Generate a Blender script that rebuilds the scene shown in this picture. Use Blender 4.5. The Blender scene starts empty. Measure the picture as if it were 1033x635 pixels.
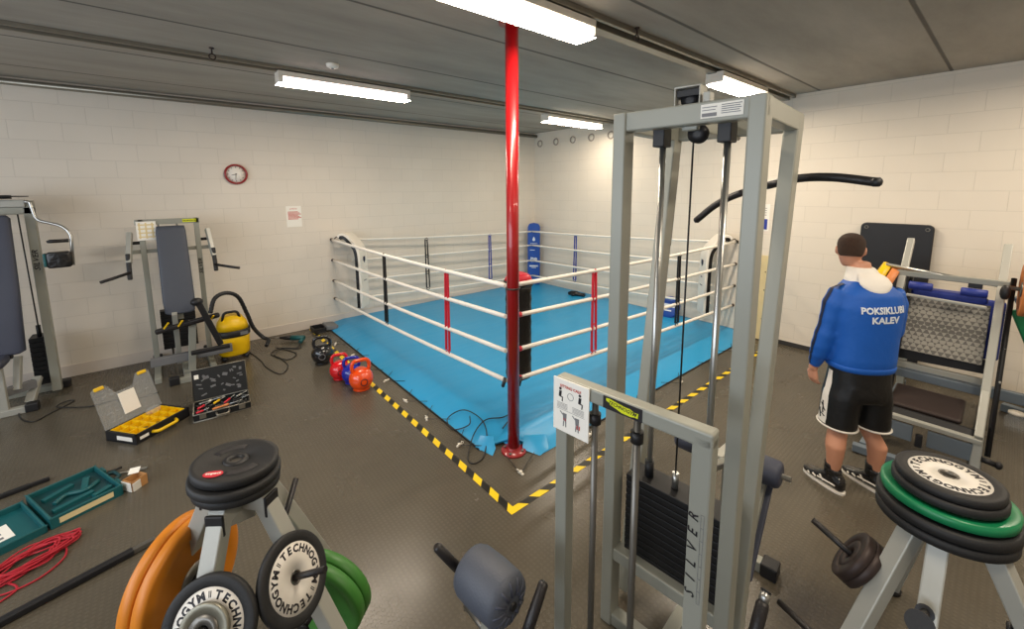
import bpy, bmesh, math, random
from mathutils import Vector, Matrix
from mathutils.bvhtree import BVHTree
random.seed(7)
PI = math.pi
scn = bpy.context.scene
col = scn.collection
V = Vector

# ------------------------------------------------------------------ materials
def lin(h):
    h = h.lstrip('#'); o = []
    for i in (0, 2, 4):
        c = int(h[i:i+2], 16) / 255
        o.append(c / 12.92 if c <= .04045 else ((c + .055) / 1.055) ** 2.4)
    return (*o, 1)

def newmat(name):
    m = bpy.data.materials.new(name); m.use_nodes = True
    nt = m.node_tree; b = nt.nodes['Principled BSDF']
    return m, nt, b

def mat(name, hexc, rough=.5, metal=0, var=.12, scale=8, bump=0, bscale=60, emit=0, coat=0, alpha=1, trans=0):
    m, nt, b = newmat(name); N = nt.nodes; L = nt.links
    b.inputs['Roughness'].default_value = rough
    b.inputs['Metallic'].default_value = metal
    if coat: b.inputs['Coat Weight'].default_value = coat
    if trans: b.inputs['Transmission Weight'].default_value = trans
    if alpha < 1: b.inputs['Alpha'].default_value = alpha
    tc = N.new('ShaderNodeTexCoord')
    nz = N.new('ShaderNodeTexNoise'); nz.inputs['Scale'].default_value = scale; nz.inputs['Detail'].default_value = 4
    L.new(tc.outputs['Object'], nz.inputs['Vector'])
    cr = N.new('ShaderNodeMapRange'); cr.inputs['To Min'].default_value = 1 - var; cr.inputs['To Max'].default_value = 1 + var
    L.new(nz.outputs['Fac'], cr.inputs['Value'])
    mx = N.new('ShaderNodeVectorMath'); mx.operation = 'SCALE'; mx.inputs[0].default_value = lin(hexc)[:3]
    L.new(cr.outputs['Result'], mx.inputs['Scale'])
    L.new(mx.outputs['Vector'], b.inputs['Base Color'])
    if bump:
        n2 = N.new('ShaderNodeTexNoise'); n2.inputs['Scale'].default_value = bscale
        L.new(tc.outputs['Object'], n2.inputs['Vector'])
        bp = N.new('ShaderNodeBump'); bp.inputs['Strength'].default_value = bump; bp.inputs['Distance'].default_value = .01
        L.new(n2.outputs['Fac'], bp.inputs['Height']); L.new(bp.outputs['Normal'], b.inputs['Normal'])
    if emit:
        b.inputs['Emission Color'].default_value = lin(hexc); b.inputs['Emission Strength'].default_value = emit
    return m

def math_node(nt, op, a, b=None, c=None):
    n = nt.nodes.new('ShaderNodeMath'); n.operation = op
    for i, v in enumerate((a, b, c)):
        if v is None: continue
        if isinstance(v, (int, float)): n.inputs[i].default_value = v
        else: nt.links.new(v, n.inputs[i])
    return n.outputs[0]

def block_wall_mat(name, axis, hexc, bw, hexlow=None):
    m, nt, b = newmat(name); N = nt.nodes; L = nt.links
    tc = N.new('ShaderNodeTexCoord'); sp = N.new('ShaderNodeSeparateXYZ'); L.new(tc.outputs['Object'], sp.inputs[0])
    cb = N.new('ShaderNodeCombineXYZ')
    u = sp.outputs['X'] if axis == 'x' else sp.outputs['Y']
    L.new(math_node(nt, 'ADD', u, 40.0 * bw + (.12 if axis == 'x' else .28)), cb.inputs['X'])
    L.new(math_node(nt, 'ADD', sp.outputs['Z'], -3.0 + .193 * 40), cb.inputs['Y'])
    br = N.new('ShaderNodeTexBrick')
    br.inputs['Scale'].default_value = 1; br.inputs['Brick Width'].default_value = bw; br.inputs['Row Height'].default_value = .193
    br.inputs['Mortar Size'].default_value = .0035; br.inputs['Mortar Smooth'].default_value = .6; br.inputs['Bias'].default_value = 0
    br.offset = .5
    c = lin(hexc)
    br.inputs['Color1'].default_value = c; br.inputs['Color2'].default_value = tuple(x * .975 for x in c[:3]) + (1,)
    br.inputs['Mortar'].default_value = tuple(x * .87 for x in c[:3]) + (1,)
    L.new(cb.outputs[0], br.inputs['Vector'])
    nz = N.new('ShaderNodeTexNoise'); nz.inputs['Scale'].default_value = 1.3; nz.inputs['Detail'].default_value = 6
    L.new(tc.outputs['Object'], nz.inputs['Vector'])
    mr = N.new('ShaderNodeMapRange'); mr.inputs['To Min'].default_value = .93; mr.inputs['To Max'].default_value = 1.07
    L.new(nz.outputs['Fac'], mr.inputs['Value'])
    sc_ = N.new('ShaderNodeVectorMath'); sc_.operation = 'SCALE'; L.new(br.outputs['Color'], sc_.inputs[0]); L.new(mr.outputs[0], sc_.inputs['Scale'])
    L.new(sc_.outputs[0], b.inputs['Base Color'])
    b.inputs['Roughness'].default_value = .7
    n2 = N.new('ShaderNodeTexNoise'); n2.inputs['Scale'].default_value = 90; L.new(tc.outputs['Object'], n2.inputs['Vector'])
    h = math_node(nt, 'SUBTRACT', math_node(nt, 'MULTIPLY', n2.outputs['Fac'], .25), br.outputs['Fac'])
    bp = N.new('ShaderNodeBump'); bp.inputs['Strength'].default_value = .4; bp.inputs['Distance'].default_value = .005
    L.new(h, bp.inputs['Height']); L.new(bp.outputs['Normal'], b.inputs['Normal'])
    return m

def floor_mat():
    m, nt, b = newmat('studded_rubber_floor'); N = nt.nodes; L = nt.links
    tc = N.new('ShaderNodeTexCoord'); sp = N.new('ShaderNodeSeparateXYZ'); L.new(tc.outputs['Object'], sp.inputs[0])
    P = .027
    def cell(o):
        return math_node(nt, 'ABSOLUTE', math_node(nt, 'SUBTRACT', math_node(nt, 'FRACT', math_node(nt, 'DIVIDE', o, P)), .5))
    cx, cy = cell(sp.outputs['X']), cell(sp.outputs['Y'])
    d = math_node(nt, 'SQRT', math_node(nt, 'ADD', math_node(nt, 'POWER', cx, 2), math_node(nt, 'POWER', cy, 2)))
    mr = N.new('ShaderNodeMapRange'); mr.interpolation_type = 'SMOOTHSTEP'
    mr.inputs['From Min'].default_value = .29; mr.inputs['From Max'].default_value = .37
    mr.inputs['To Min'].default_value = 1; mr.inputs['To Max'].default_value = 0
    L.new(d, mr.inputs['Value'])
    nz = N.new('ShaderNodeTexNoise'); nz.inputs['Scale'].default_value = .9; nz.inputs['Detail'].default_value = 7; nz.inputs['Roughness'].default_value = .6
    L.new(tc.outputs['Object'], nz.inputs['Vector'])
    ramp = N.new('ShaderNodeValToRGB'); ramp.color_ramp.elements[0].position = .3; ramp.color_ramp.elements[1].position = .75
    ramp.color_ramp.elements[0].color = lin('#504a3f'); ramp.color_ramp.elements[1].color = lin('#5f584b')
    L.new(nz.outputs['Fac'], ramp.inputs['Fac'])
    sc_ = N.new('ShaderNodeVectorMath'); sc_.operation = 'SCALE'; L.new(ramp.outputs['Color'], sc_.inputs[0])
    L.new(math_node(nt, 'ADD', math_node(nt, 'MULTIPLY', mr.outputs[0], .12), .94), sc_.inputs['Scale'])  # lightens the stud tops: a slight highlight put into the base colour
    L.new(sc_.outputs[0], b.inputs['Base Color'])
    n3 = N.new('ShaderNodeTexNoise'); n3.inputs['Scale'].default_value = 2.5; n3.inputs['Detail'].default_value = 5; L.new(tc.outputs['Object'], n3.inputs['Vector'])
    r3 = N.new('ShaderNodeMapRange'); r3.inputs['To Min'].default_value = .16; r3.inputs['To Max'].default_value = .34; L.new(n3.outputs['Fac'], r3.inputs['Value'])
    L.new(r3.outputs[0], b.inputs['Roughness'])
    bp = N.new('ShaderNodeBump'); bp.inputs['Strength'].default_value = .5; bp.inputs['Distance'].default_value = .0022
    L.new(mr.outputs[0], bp.inputs['Height']); L.new(bp.outputs['Normal'], b.inputs['Normal'])
    return m

def concrete_mat():
    m, nt, b = newmat('concrete_ceiling'); N = nt.nodes; L = nt.links
    tc = N.new('ShaderNodeTexCoord'); sp = N.new('ShaderNodeSeparateXYZ'); L.new(tc.outputs['Object'], sp.inputs[0])
    nz = N.new('ShaderNodeTexNoise'); nz.inputs['Scale'].default_value = 1.1; nz.inputs['Detail'].default_value = 8; nz.inputs['Roughness'].default_value = .62
    mp = N.new('ShaderNodeMapping'); mp.inputs['Scale'].default_value = (.45, 1.6, 1); L.new(tc.outputs['Object'], mp.inputs['Vector']); L.new(mp.outputs[0], nz.inputs['Vector'])
    ramp = N.new('ShaderNodeValToRGB'); ramp.color_ramp.elements[0].position = .28; ramp.color_ramp.elements[1].position = .74
    ramp.color_ramp.elements[0].color = lin('#8d867b'); ramp.color_ramp.elements[1].color = lin('#b5ada0')
    L.new(nz.outputs['Fac'], ramp.inputs['Fac'])
    f = math_node(nt, 'ABSOLUTE', math_node(nt, 'SUBTRACT', math_node(nt, 'FRACT', math_node(nt, 'DIVIDE', math_node(nt, 'ADD', sp.outputs['Y'], 44.63), 1.1)), .5))
    g = N.new('ShaderNodeMapRange'); g.inputs['From Min'].default_value = .484; g.inputs['From Max'].default_value = .492; g.inputs['To Min'].default_value = 1; g.inputs['To Max'].default_value = .33
    L.new(f, g.inputs['Value'])
    sc_ = N.new('ShaderNodeVectorMath'); sc_.operation = 'SCALE'; L.new(ramp.outputs[0], sc_.inputs[0]); L.new(g.outputs[0], sc_.inputs['Scale'])
    L.new(sc_.outputs[0], b.inputs['Base Color']); b.inputs['Roughness'].default_value = .85
    bp = N.new('ShaderNodeBump'); bp.inputs['Strength'].default_value = .5; bp.inputs['Distance'].default_value = .01
    L.new(math_node(nt, 'ADD', g.outputs[0], math_node(nt, 'MULTIPLY', nz.outputs['Fac'], .3)), bp.inputs['Height']); L.new(bp.outputs['Normal'], b.inputs['Normal'])
    return m

def stripe_mat(name, c1, c2, pitch, slant=1, axis='X'):
    m, nt, b = newmat(name); N = nt.nodes; L = nt.links
    tc = N.new('ShaderNodeTexCoord'); sp = N.new('ShaderNodeSeparateXYZ'); L.new(tc.outputs['Object'], sp.inputs[0])
    s = math_node(nt, 'ADD', sp.outputs['X'], math_node(nt, 'MULTIPLY', sp.outputs['Y'], slant))
    t = math_node(nt, 'GREATER_THAN', math_node(nt, 'FRACT', math_node(nt, 'DIVIDE', math_node(nt, 'ADD', s, 40), pitch)), .5)
    mx = N.new('ShaderNodeMix'); mx.data_type = 'RGBA'; mx.inputs[6].default_value = lin(c1); mx.inputs[7].default_value = lin(c2)
    L.new(t, mx.inputs[0]); L.new(mx.outputs[2], b.inputs['Base Color']); b.inputs['Roughness'].default_value = .4
    return m

def tread_mat():
    m, nt, b = newmat('chequer_plate_steel'); N = nt.nodes; L = nt.links
    tc = N.new('ShaderNodeTexCoord'); ck = N.new('ShaderNodeTexChecker'); ck.inputs['Scale'].default_value = 34
    mp = N.new('ShaderNodeMapping'); mp.inputs['Rotation'].default_value = (0, 0, PI/4); L.new(tc.outputs['Object'], mp.inputs['Vector']); L.new(mp.outputs[0], ck.inputs['Vector'])
    ck.inputs['Color1'].default_value = lin('#5c5a56'); ck.inputs['Color2'].default_value = lin('#8b8880')
    L.new(ck.outputs['Color'], b.inputs['Base Color']); b.inputs['Metallic'].default_value = .5; b.inputs['Roughness'].default_value = .5
    bp = N.new('ShaderNodeBump'); bp.inputs['Distance'].default_value = .004; L.new(ck.outputs['Fac'], bp.inputs['Height']); L.new(bp.outputs['Normal'], b.inputs['Normal'])
    return m

M = dict(
    frame=mat('grey_powder_coat', '#96978d', .42, .15, .05, 3), frame2=mat('pale_grey_paint', '#a8a8a0', .4, .15, .05, 3),
    chrome=mat('chrome_steel', '#b4b4b0', .3, .9, .03), steel=mat('worn_steel', '#77746e', .4, .7, .1),
    black=mat('black_plastic', '#17171a', .5, 0, .1), rubber=mat('black_rubber', '#1d1d1e', .62, 0, .15, 12, .15, 120),
    stack=mat('black_weight_iron', '#121214', .5, .2, .1), foam=mat('black_foam_grip', '#1c191a', .38, 0, .1, 20, .2, 200),
    pad=mat('dark_grey_upholstery', '#474c57', .55, 0, .08, 6, .15, 150), pad_navy=mat('slate_upholstery', '#3d4150', .55, 0, .08, 6, .1, 150),
    bluepad=mat('blue_upholstery', '#1b2f86', .5, 0, .08, 6, .1), red=mat('red_gloss_paint', '#920c12', .32, 0, .04, 5, coat=.4),
    redcloth=mat('red_vinyl', '#cf2438', .4, 0, .1), white=mat('white_vinyl', '#ece6da', .45, 0, .04), rope=mat('white_rope_cover', '#f1ece2', .5, 0, .04, 12, .1, 80),
    blue=mat('blue_vinyl', '#1f4ea6', .4, 0, .06), bluestrap=mat('blue_strap', '#263a9a', .5), blackv=mat('black_vinyl', '#141416', .33, 0, .15, 14, .6, 30),
    orange=mat('orange_rubber', '#d07c15', .45, 0, .06, 6), green=mat('green_rubber', '#3c7a2e', .45, 0, .06, 6), green2=mat('emerald_rubber', '#117a4c', .35, 0, .06, 6),
    faceplate=mat('cream_plate_face', '#ddd8cf', .5, 0, .06, 20), ink=mat('black_ink', '#17141a', .5), steelplate=mat('bare_iron_plate', '#8d8a7c', .45, .7, .15, 20),
    yellow=mat('yellow_plastic', '#f2c40a', .4, 0, .05), orange2=mat('orange_gloss', '#ee4f12', .22, 0, .04, coat=.5), red2=mat('red_gloss', '#d3101c', .22, 0, .04, coat=.5),
    blue2=mat('blue_gloss', '#18269c', .22, 0, .04, coat=.5), black2=mat('black_gloss', '#18181b', .22, 0, .04, coat=.5),
    teal=mat('teal_plastic', '#11565a', .42, 0, .08), teal_d=mat('dark_teal_plastic', '#0b3b40', .5, 0, .1), clear=mat('clear_plastic', '#dfe6ea', .15, 0, .02, alpha=.13),
    paper=mat('white_paper', '#f4f0e6', .6, 0, .02), card=mat('brown_cardboard', '#b5844f', .8, 0, .1), redrope=mat('red_cord', '#b0192c', .6, 0, .15, 40, .3, 300),
    cord=mat('black_cord', '#191919', .45), skin=mat('skin', '#c98f72', .5, 0, .06, 8), hair=mat('brown_hair', '#3b2618', .8, 0, .4, 60, .8, 250),
    jacket=mat('royal_blue_cloth', '#0b58b5', .6, 0, .08, 6, .25, 25), navy=mat('navy_cloth', '#101a3a', .6, 0, .1), shorts=mat('black_satin', '#0d0d0f', .45, 0, .2, 8, .3, 20),
    whitecloth=mat('white_cloth', '#efe9df', .6, 0, .06, 8, .2, 30), print_=mat('white_print', '#dfe6ee', .5), wood=mat('pale_plywood', '#e3cf9c', .6, 0, .1, 5),
    basew=mat('painted_base_moulding', '#d9cfc4', .55, 0, .06, 3), based=mat('dark_base_strip', '#34312f', .5), cream=mat('cream_enamel', '#e9e2d4', .4),
    galv=mat('galvanised_steel', '#8e897d', .35, .7, .15, 12), grey=mat('mid_grey_plastic', '#6f7072', .5), darkiron=mat('dark_cast_iron', '#3a2f2c', .5, .4, .15, 25),
    greypaint=mat('blue_grey_steel_panel', '#6d7882', .5, .2, .06), tread=tread_mat(), lime=mat('lime_label', '#d9e021', .4), redink=mat('red_ink', '#c8342c', .5),
    greyink=mat('grey_ink', '#7a7a7c', .5), canvas=None, screen=mat('dark_board', '#15181a', .5, 0, .3, 30), clearlens=mat('orange_wood_handle', '#d9854a', .5))

def canvas_mat():
    m, nt, b = newmat('blue_ring_canvas'); N = nt.nodes; L = nt.links
    tc = N.new('ShaderNodeTexCoord')
    nz = N.new('ShaderNodeTexNoise'); nz.inputs['Scale'].default_value = .8; nz.inputs['Detail'].default_value = 4; L.new(tc.outputs['Object'], nz.inputs['Vector'])
    ramp = N.new('ShaderNodeValToRGB'); ramp.color_ramp.elements[0].color = lin('#1c92c8'); ramp.color_ramp.elements[1].color = lin('#2a9fd6')
    L.new(nz.outputs['Fac'], ramp.inputs['Fac']); L.new(ramp.outputs[0], b.inputs['Base Color']); b.inputs['Roughness'].default_value = .33
    w = N.new('ShaderNodeTexNoise'); w.inputs['Scale'].default_value = 1.6; mp = N.new('ShaderNodeMapping'); mp.inputs['Scale'].default_value = (1, 3, 1); mp.inputs['Rotation'].default_value = (0, 0, .7)
    L.new(tc.outputs['Object'], mp.inputs[0]); L.new(mp.outputs[0], w.inputs['Vector'])
    bp = N.new('ShaderNodeBump'); bp.inputs['Strength'].default_value = .35; bp.inputs['Distance'].default_value = .03; L.new(w.outputs['Fac'], bp.inputs['Height']); L.new(bp.outputs['Normal'], b.inputs['Normal'])
    return m
M['canvas'] = canvas_mat(); M['ventrim'] = mat('vent_rim_enamel', '#a89c90', .5)

def lightmat(strength, c):
    m = bpy.data.materials.new('lit_diffuser'); m.use_nodes = True; nt = m.node_tree; b = nt.nodes['Principled BSDF']
    b.inputs['Base Color'].default_value = (1, .95, .88, 1); b.inputs['Emission Color'].default_value = lin(c); b.inputs['Emission Strength'].default_value = strength
    n = nt.nodes.new('ShaderNodeTexNoise'); n.inputs['Scale'].default_value = 3; nt.links.new(n.outputs['Fac'], b.inputs['Roughness'])
    return m
M['lit'] = lightmat(7, '#fff0dc'); M['litpink'] = lightmat(7, '#ffe6e4')

# ------------------------------------------------------------------ mesh helpers
def frame_from(d, up=V((0, 0, 1))):
    d = V(d).normalized(); up = V(up)
    if abs(d.dot(up)) > .995: up = V((1, 0, 0)) if abs(d.x) < .9 else V((0, 1, 0))
    s = up.cross(d).normalized(); u = d.cross(s).normalized()
    return s, u, d

def axis_mat(loc, zdir, spin=0, up=V((0, 0, 1))):
    s, u, d = frame_from(zdir, up)
    m = Matrix.Identity(4)
    for i in range(3): m[i][0], m[i][1], m[i][2], m[i][3] = s[i], u[i], d[i], loc[i]
    return m @ Matrix.Rotation(spin, 4, 'Z')

def rounded(path, rad, n=5):
    P = [V(p) for p in path]; out = [P[0]]
    for i in range(1, len(P) - 1):
        a, b, c = P[i-1], P[i], P[i+1]
        r = min(rad, (a-b).length * .49, (c-b).length * .49)
        p, q = b + (a-b).normalized() * r, b + (c-b).normalized() * r
        for k in range(n + 1):
            t = k / n; out.append((1-t)**2 * p + 2*t*(1-t) * b + t*t * q)
    out.append(P[-1]); return out

def smooth_path(pts, n=6):
    P = [V(p) for p in pts]; P = [2*P[0]-P[1]] + P + [2*P[-1]-P[-2]]; out = []
    for i in range(1, len(P) - 2):
        for k in range(n):
            t = k / n; a, b, c, d = P[i-1:i+3]
            out.append(.5 * ((2*b) + (c-a)*t + (2*a-5*b+4*c-d)*t*t + (3*b-a-3*c+d)*t**3))
    out.append(P[-2]); return out

class MB:
    def __init__(s, T=None): s.bm = bmesh.new(); s.T = T or Matrix.Identity(4)
    def face(s, vs, sm=False):
        try: f = s.bm.faces.new(vs); f.smooth = sm; return f
        except ValueError: return None
    def v(s, p): return s.bm.verts.new(s.T @ V(p))
    def box(s, c, size, R=None):
        x, y, z = [k / 2 for k in size]; R = R or Matrix.Identity(4); c = V(c)
        vs = [s.v(c + (R.to_3x3() @ V((i*x, j*y, k*z)))) for i in (-1, 1) for j in (-1, 1) for k in (-1, 1)]
        for f in ((0,1,3,2), (4,6,7,5), (0,4,5,1), (2,3,7,6), (0,2,6,4), (1,5,7,3)): s.face([vs[i] for i in f])
        return s
    def bb(s, x0, x1, y0, y1, z0, z1): return s.box(((x0+x1)/2, (y0+y1)/2, (z0+z1)/2), (abs(x1-x0), abs(y1-y0), abs(z1-z0)))
    def beam(s, p0, p1, w, h, up=(0, 0, 1)):
        p0, p1 = V(p0), V(p1); a, u, d = frame_from(p1-p0, up)
        R = Matrix((a, d, u)).transposed().to_4x4()
        return s.box((p0+p1)/2, (w, (p1-p0).length, h), R)
    def tube(s, path, r, seg=12, cap=True, ry=None):
        P = [V(p) for p in path]; n = len(P); rings = []; up = None
        for i in range(n):
            d = (P[min(i+1, n-1)] - P[max(i-1, 0)]).normalized()
            if up is None: a, u, _ = frame_from(d)
            else:
                a = up.cross(d); a = a.normalized() if a.length > 1e-6 else frame_from(d)[0]; u = d.cross(a).normalized()
            up = u; rr = r[i] if isinstance(r, (list, tuple)) else r
            rings.append([s.v(P[i] + a*math.cos(2*PI*k/seg)*rr + u*math.sin(2*PI*k/seg)*(rr*(ry or 1))) for k in range(seg)])
        s.skin(rings, cap); return s
    def skin(s, rings, cap=True, closed=False):
        seg = len(rings[0])
        for i in range(len(rings) - (0 if closed else 1)):
            A, B = rings[i], rings[(i+1) % len(rings)]
            for k in range(seg): s.face([A[k], A[(k+1) % seg], B[(k+1) % seg], B[k]], True)
        if cap and not closed: s.face(rings[0][::-1]); s.face(rings[-1])
    def lathe(s, prof, A=None, seg=32, cap=True):
        A = A or Matrix.Identity(4); rings = []
        for r, z in prof: rings.append([s.v(A @ V((r*math.cos(2*PI*k/seg), r*math.sin(2*PI*k/seg), z))) for k in range(seg)])
        s.skin(rings, cap)
        for f in s.bm.faces[-0:]: pass
        return s
    def ringlathe(s, prof, A=None, seg=40):
        A = A or Matrix.Identity(4); rings = []
        for r, z in prof: rings.append([s.v(A @ V((r*math.cos(2*PI*k/seg), r*math.sin(2*PI*k/seg), z))) for k in range(seg)])
        s.skin(rings, closed=True); return s
    def loft(s, rings, seg=20, power=2.0, cap=True):
        """rings: (centre, xvec, yvec)"""
        R = []
        for c, a, b in rings:
            c, a, b = V(c), V(a), V(b); ring = []
            for k in range(seg):
                t = 2*PI*k/seg; ct, st = math.cos(t), math.sin(t)
                x = math.copysign(abs(ct)**(2/power), ct); y = math.copysign(abs(st)**(2/power), st)
                ring.append(s.v(c + a*x + b*y))
            R.append(ring)
        s.skin(R, cap); return s
    def prism(s, poly, th, A=None, z0=0):
        A = A or Matrix.Identity(4)
        a = [s.v(A @ V((x, y, z0))) for x, y in poly]; b = [s.v(A @ V((x, y, z0+th))) for x, y in poly]
        n = len(poly); s.face(a[::-1]); s.face(b)
        for k in range(n): s.face([a[k], a[(k+1) % n], b[(k+1) % n], b[k]])
        return s
    def ell(s, c, r, seg=16, A=None):
        A = A or Matrix.Identity(4); rings = []; n = seg // 2
        for i in range(1, n):
            t = PI * i / n
            rings.append([s.v(A @ (V(c) + V((r[0]*math.sin(t)*math.cos(2*PI*k/seg), r[1]*math.sin(t)*math.sin(2*PI*k/seg), -r[2]*math.cos(t))))) for k in range(seg)])
        s.skin(rings); return s
    def text(s, txt, size, A, th=.0015, align='CENTER', shear=0, bold=0, sx=1):
        cu = bpy.data.curves.new('t', 'FONT'); cu.body = txt; cu.size = size; cu.align_x = align; cu.align_y = 'CENTER'; cu.shear = shear; cu.offset = bold; cu.resolution_u = 2
        ob = bpy.data.objects.new('t', cu); me = ob.to_mesh(); vs = [s.v(A @ V((p.co.x*sx, p.co.y, th))) for p in me.vertices]
        for f in me.polygons: s.face([vs[i] for i in f.vertices])
        ob.to_mesh_clear(); bpy.data.objects.remove(ob); bpy.data.curves.remove(cu); return s
    def build(s, name, m, parent=None, bevel=0, seg=2, fix=True, remesh=0, sub=0, smooth=None, world=True):
        bmesh.ops.remove_doubles(s.bm, verts=s.bm.verts, dist=1e-6)
        if fix: bmesh.ops.recalc_face_normals(s.bm, faces=s.bm.faces)
        if smooth is not None:
            for f in s.bm.faces: f.smooth = smooth
        if parent is not None and world: s.bm.transform(wm(parent).inverted())
        me = bpy.data.meshes.new(name); s.bm.to_mesh(me); s.bm.free()
        ob = bpy.data.objects.new(name, me); col.objects.link(ob)
        if remesh:
            md = ob.modifiers.new('r', 'REMESH'); md.mode = 'VOXEL'; md.voxel_size = remesh; md.use_smooth_shade = True
            sm = ob.modifiers.new('s', 'SMOOTH'); sm.iterations = 6; sm.factor = .5
            dg = bpy.context.evaluated_depsgraph_get(); e = ob.evaluated_get(dg); me2 = bpy.data.meshes.new_from_object(e)
            ob.modifiers.clear(); ob.data = me2; me = me2
            for f in me.polygons: f.use_smooth = True
        me.materials.append(M[m] if isinstance(m, str) else m)
        if parent is not None: ob.parent = parent
        if bevel:
            b = ob.modifiers.new('bevel', 'BEVEL'); b.width = bevel; b.segments = seg; b.limit_method = 'ANGLE'; b.angle_limit = math.radians(50)
        if sub:
            b = ob.modifiers.new('sub', 'SUBSURF'); b.levels = b.render_levels = sub
        return ob

def wm(o):
    m = o.matrix_basis.copy()
    while o.parent: o = o.parent; m = o.matrix_basis @ m
    return m
def tag(o, label=None, cat=None, group=None, kind=None):
    if label: o['label'] = label
    if cat: o['category'] = cat
    if group: o['group'] = group
    if kind: o['kind'] = kind
    return o
def thing(name, label, cat, loc=(0, 0, 0), rotz=0, group=None, mtx=None):
    o = bpy.data.objects.new(name, None); col.objects.link(o); o.empty_display_size = .1
    if mtx is not None: o.matrix_basis = mtx
    else: o.location = loc; o.rotation_euler = (0, 0, rotz)
    bpy.context.view_layer.update()
    if mtx is None: o.matrix_basis = Matrix.Translation(V(loc)) @ Matrix.Rotation(rotz, 4, 'Z')
    return tag(o, label, cat, group)
def struct(name, mb, m, **k):
    o = mb.build(name, m, **k); o['kind'] = 'structure'; return o
def kids(o): return [c for c in bpy.data.objects if c.parent == o]
def dup(root, mtx, label=None, group=None):
    r = root.copy(); col.objects.link(r); r.matrix_basis = mtx
    if label: r['label'] = label
    if group: r['group'] = group
    for ch in kids(root):
        c = ch.copy(); col.objects.link(c); c.parent = r
        for g in kids(ch):
            d = g.copy(); col.objects.link(d); d.parent = c
    return r
def setmat(root, part, m):
    for c in kids(root):
        if c.name.split('.')[0] == part:
            c.data = c.data.copy(); c.data.materials[0] = M[m]

# ------------------------------------------------------------------ room
H = 3.23; X0 = -10.0; Y0 = -10.0
struct('floor', MB().bb(X0, 0, Y0, 0, -.1, 0), floor_mat())
struct('ceiling', MB().bb(X0, 0, Y0, 0, H, H+.15), concrete_mat())
struct('wall_left', MB().bb(X0, .2, 0, .2, 0, H), block_wall_mat('painted_block_left', 'x', '#e3dacc', .39))
struct('wall_right', MB().bb(0, .2, Y0, 0, 0, H), block_wall_mat('painted_block_right', 'y', '#e8dece', .47))
struct('wall_near', MB().bb(X0, 0, Y0-.2, Y0, 0, H), block_wall_mat('painted_block_near', 'x', '#d9cfc0', .39))
wf = MB(); wf.bb(X0-.2, X0, Y0, -8.6, 0, H); wf.bb(X0-.2, X0, -1.4, 0, 0, H); wf.bb(X0-.2, X0, -8.6, -1.4, 0, 1.0); wf.bb(X0-.2, X0, -8.6, -1.4, 2.7, H)
struct('wall_window_side', wf, block_wall_mat('painted_block_window', 'y', '#d9cfc0', .39))
wn = MB()
for y in (-8.6, -6.8, -5.0, -3.2, -1.4): wn.bb(X0-.12, X0-.04, y-.03, y+.03, 1.0, 2.7)
for z in (1.0, 2.7): wn.bb(X0-.12, X0-.04, -8.6, -1.4, z-.03, z+.03)
struct('window_1', wn, 'white')
struct('baseboard_left', MB().bb(X0, 0, -.014, 0, 0, .135), 'basew', bevel=.003)
struct('baseboard_right', MB().bb(-.012, 0, Y0, -.02, 0, .055), 'based', bevel=.003)
mb = MB(); mb.tube([(X0, -.06, 3.175), (0, -.06, 3.165)], .032, 12)
struct('trim_1', mb, 'galv')
mb = MB(); mb.bb(X0, 0, -2.09, -2.03, 3.185, H); mb.bb(X0, 0, -2.16, -2.13, 3.20, H)
struct('trim_2', mb, 'galv', bevel=.004)
mb = MB(); mb.bb(X0, 0, -4.71, -4.63, 3.17, H); mb.bb(X0, 0, -4.78, -4.75, 3.19, H)
struct('trim_3', mb, 'galv', bevel=.004)

for i, y in enumerate((-.17, -.63, -1.08, -1.53, -1.97)):
    t = thing('wall_vent', ['round wall vent nearest the room corner, high on the right wall', 'second round wall vent from the room corner', 'third round wall vent from the room corner, middle of the five', 'fourth round wall vent from the room corner', 'round wall vent farthest from the corner, beside the tall machine frame'][i], 'vent', (0, y, 3.01), 0, 'round vents under the ceiling')
    A = axis_mat((0, y, 3.01), (-1, 0, 0))
    MB().ringlathe([(.052, 0), (.052, .014), (.068, .016), (.072, .004), (.072, 0)], A, 28).build('rim', 'ventrim', t)
    MB().lathe([(.052, .001), (.04, .008), (.0005, .008)], A, 24).build('cover', 'cream', t)

# lights
def batten(x0, x1, y, m, label, w=.16, open_=False, z=3.18, e=40):
    t = thing('ceiling_light', label, 'light', ((x0+x1)/2, y, z))
    MB().bb(x0, x1, y-w/2, y+w/2, z-.035, z+.012).build('housing', 'cream', t, bevel=.004)
    if open_:
        for yy in (y-.045, y+.045): MB().tube([(x0+.05, yy, z-.055), (x1-.05, yy, z-.055)], .014, 10).build('tube', m, t)
        for x in (x0+.02, x1-.02): MB().bb(x-.02, x+.02, y-w/2, y+w/2, z-.085, z-.035).build('end_cap', 'cream', t, bevel=.004)
    else:
        MB().bb(x0+.012, x1-.012, y-w/2+.008, y+w/2-.008, z-.085, z-.036).build('diffuser', m, t, bevel=.012)
        for x in (x0+.005, x1-.005): MB().bb(x-.006, x+.006, y-w/2, y+w/2, z-.085, z-.035).build('end_cap', 'cream', t, bevel=.002)
    l = bpy.data.lights.new('batten_glow', 'AREA'); l.shape = 'RECTANGLE'; l.size = x1-x0; l.size_y = w; l.energy = e; l.color = (1, .86, .68)
    o = bpy.data.objects.new('batten_glow', l); col.objects.link(o); o.location = ((x0+x1)/2, y, z-.1); o.visible_camera = True
    return t
batten(-5.26, -3.92, -2.06, 'litpink', 'fluorescent batten with bare pinkish tubes above the left side of the ring', .15, True)
batten(-1.66, -.38, -2.0, 'lit', 'small looking batten light farthest away, left of the tall frame by the room corner', .16, e=26)
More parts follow.
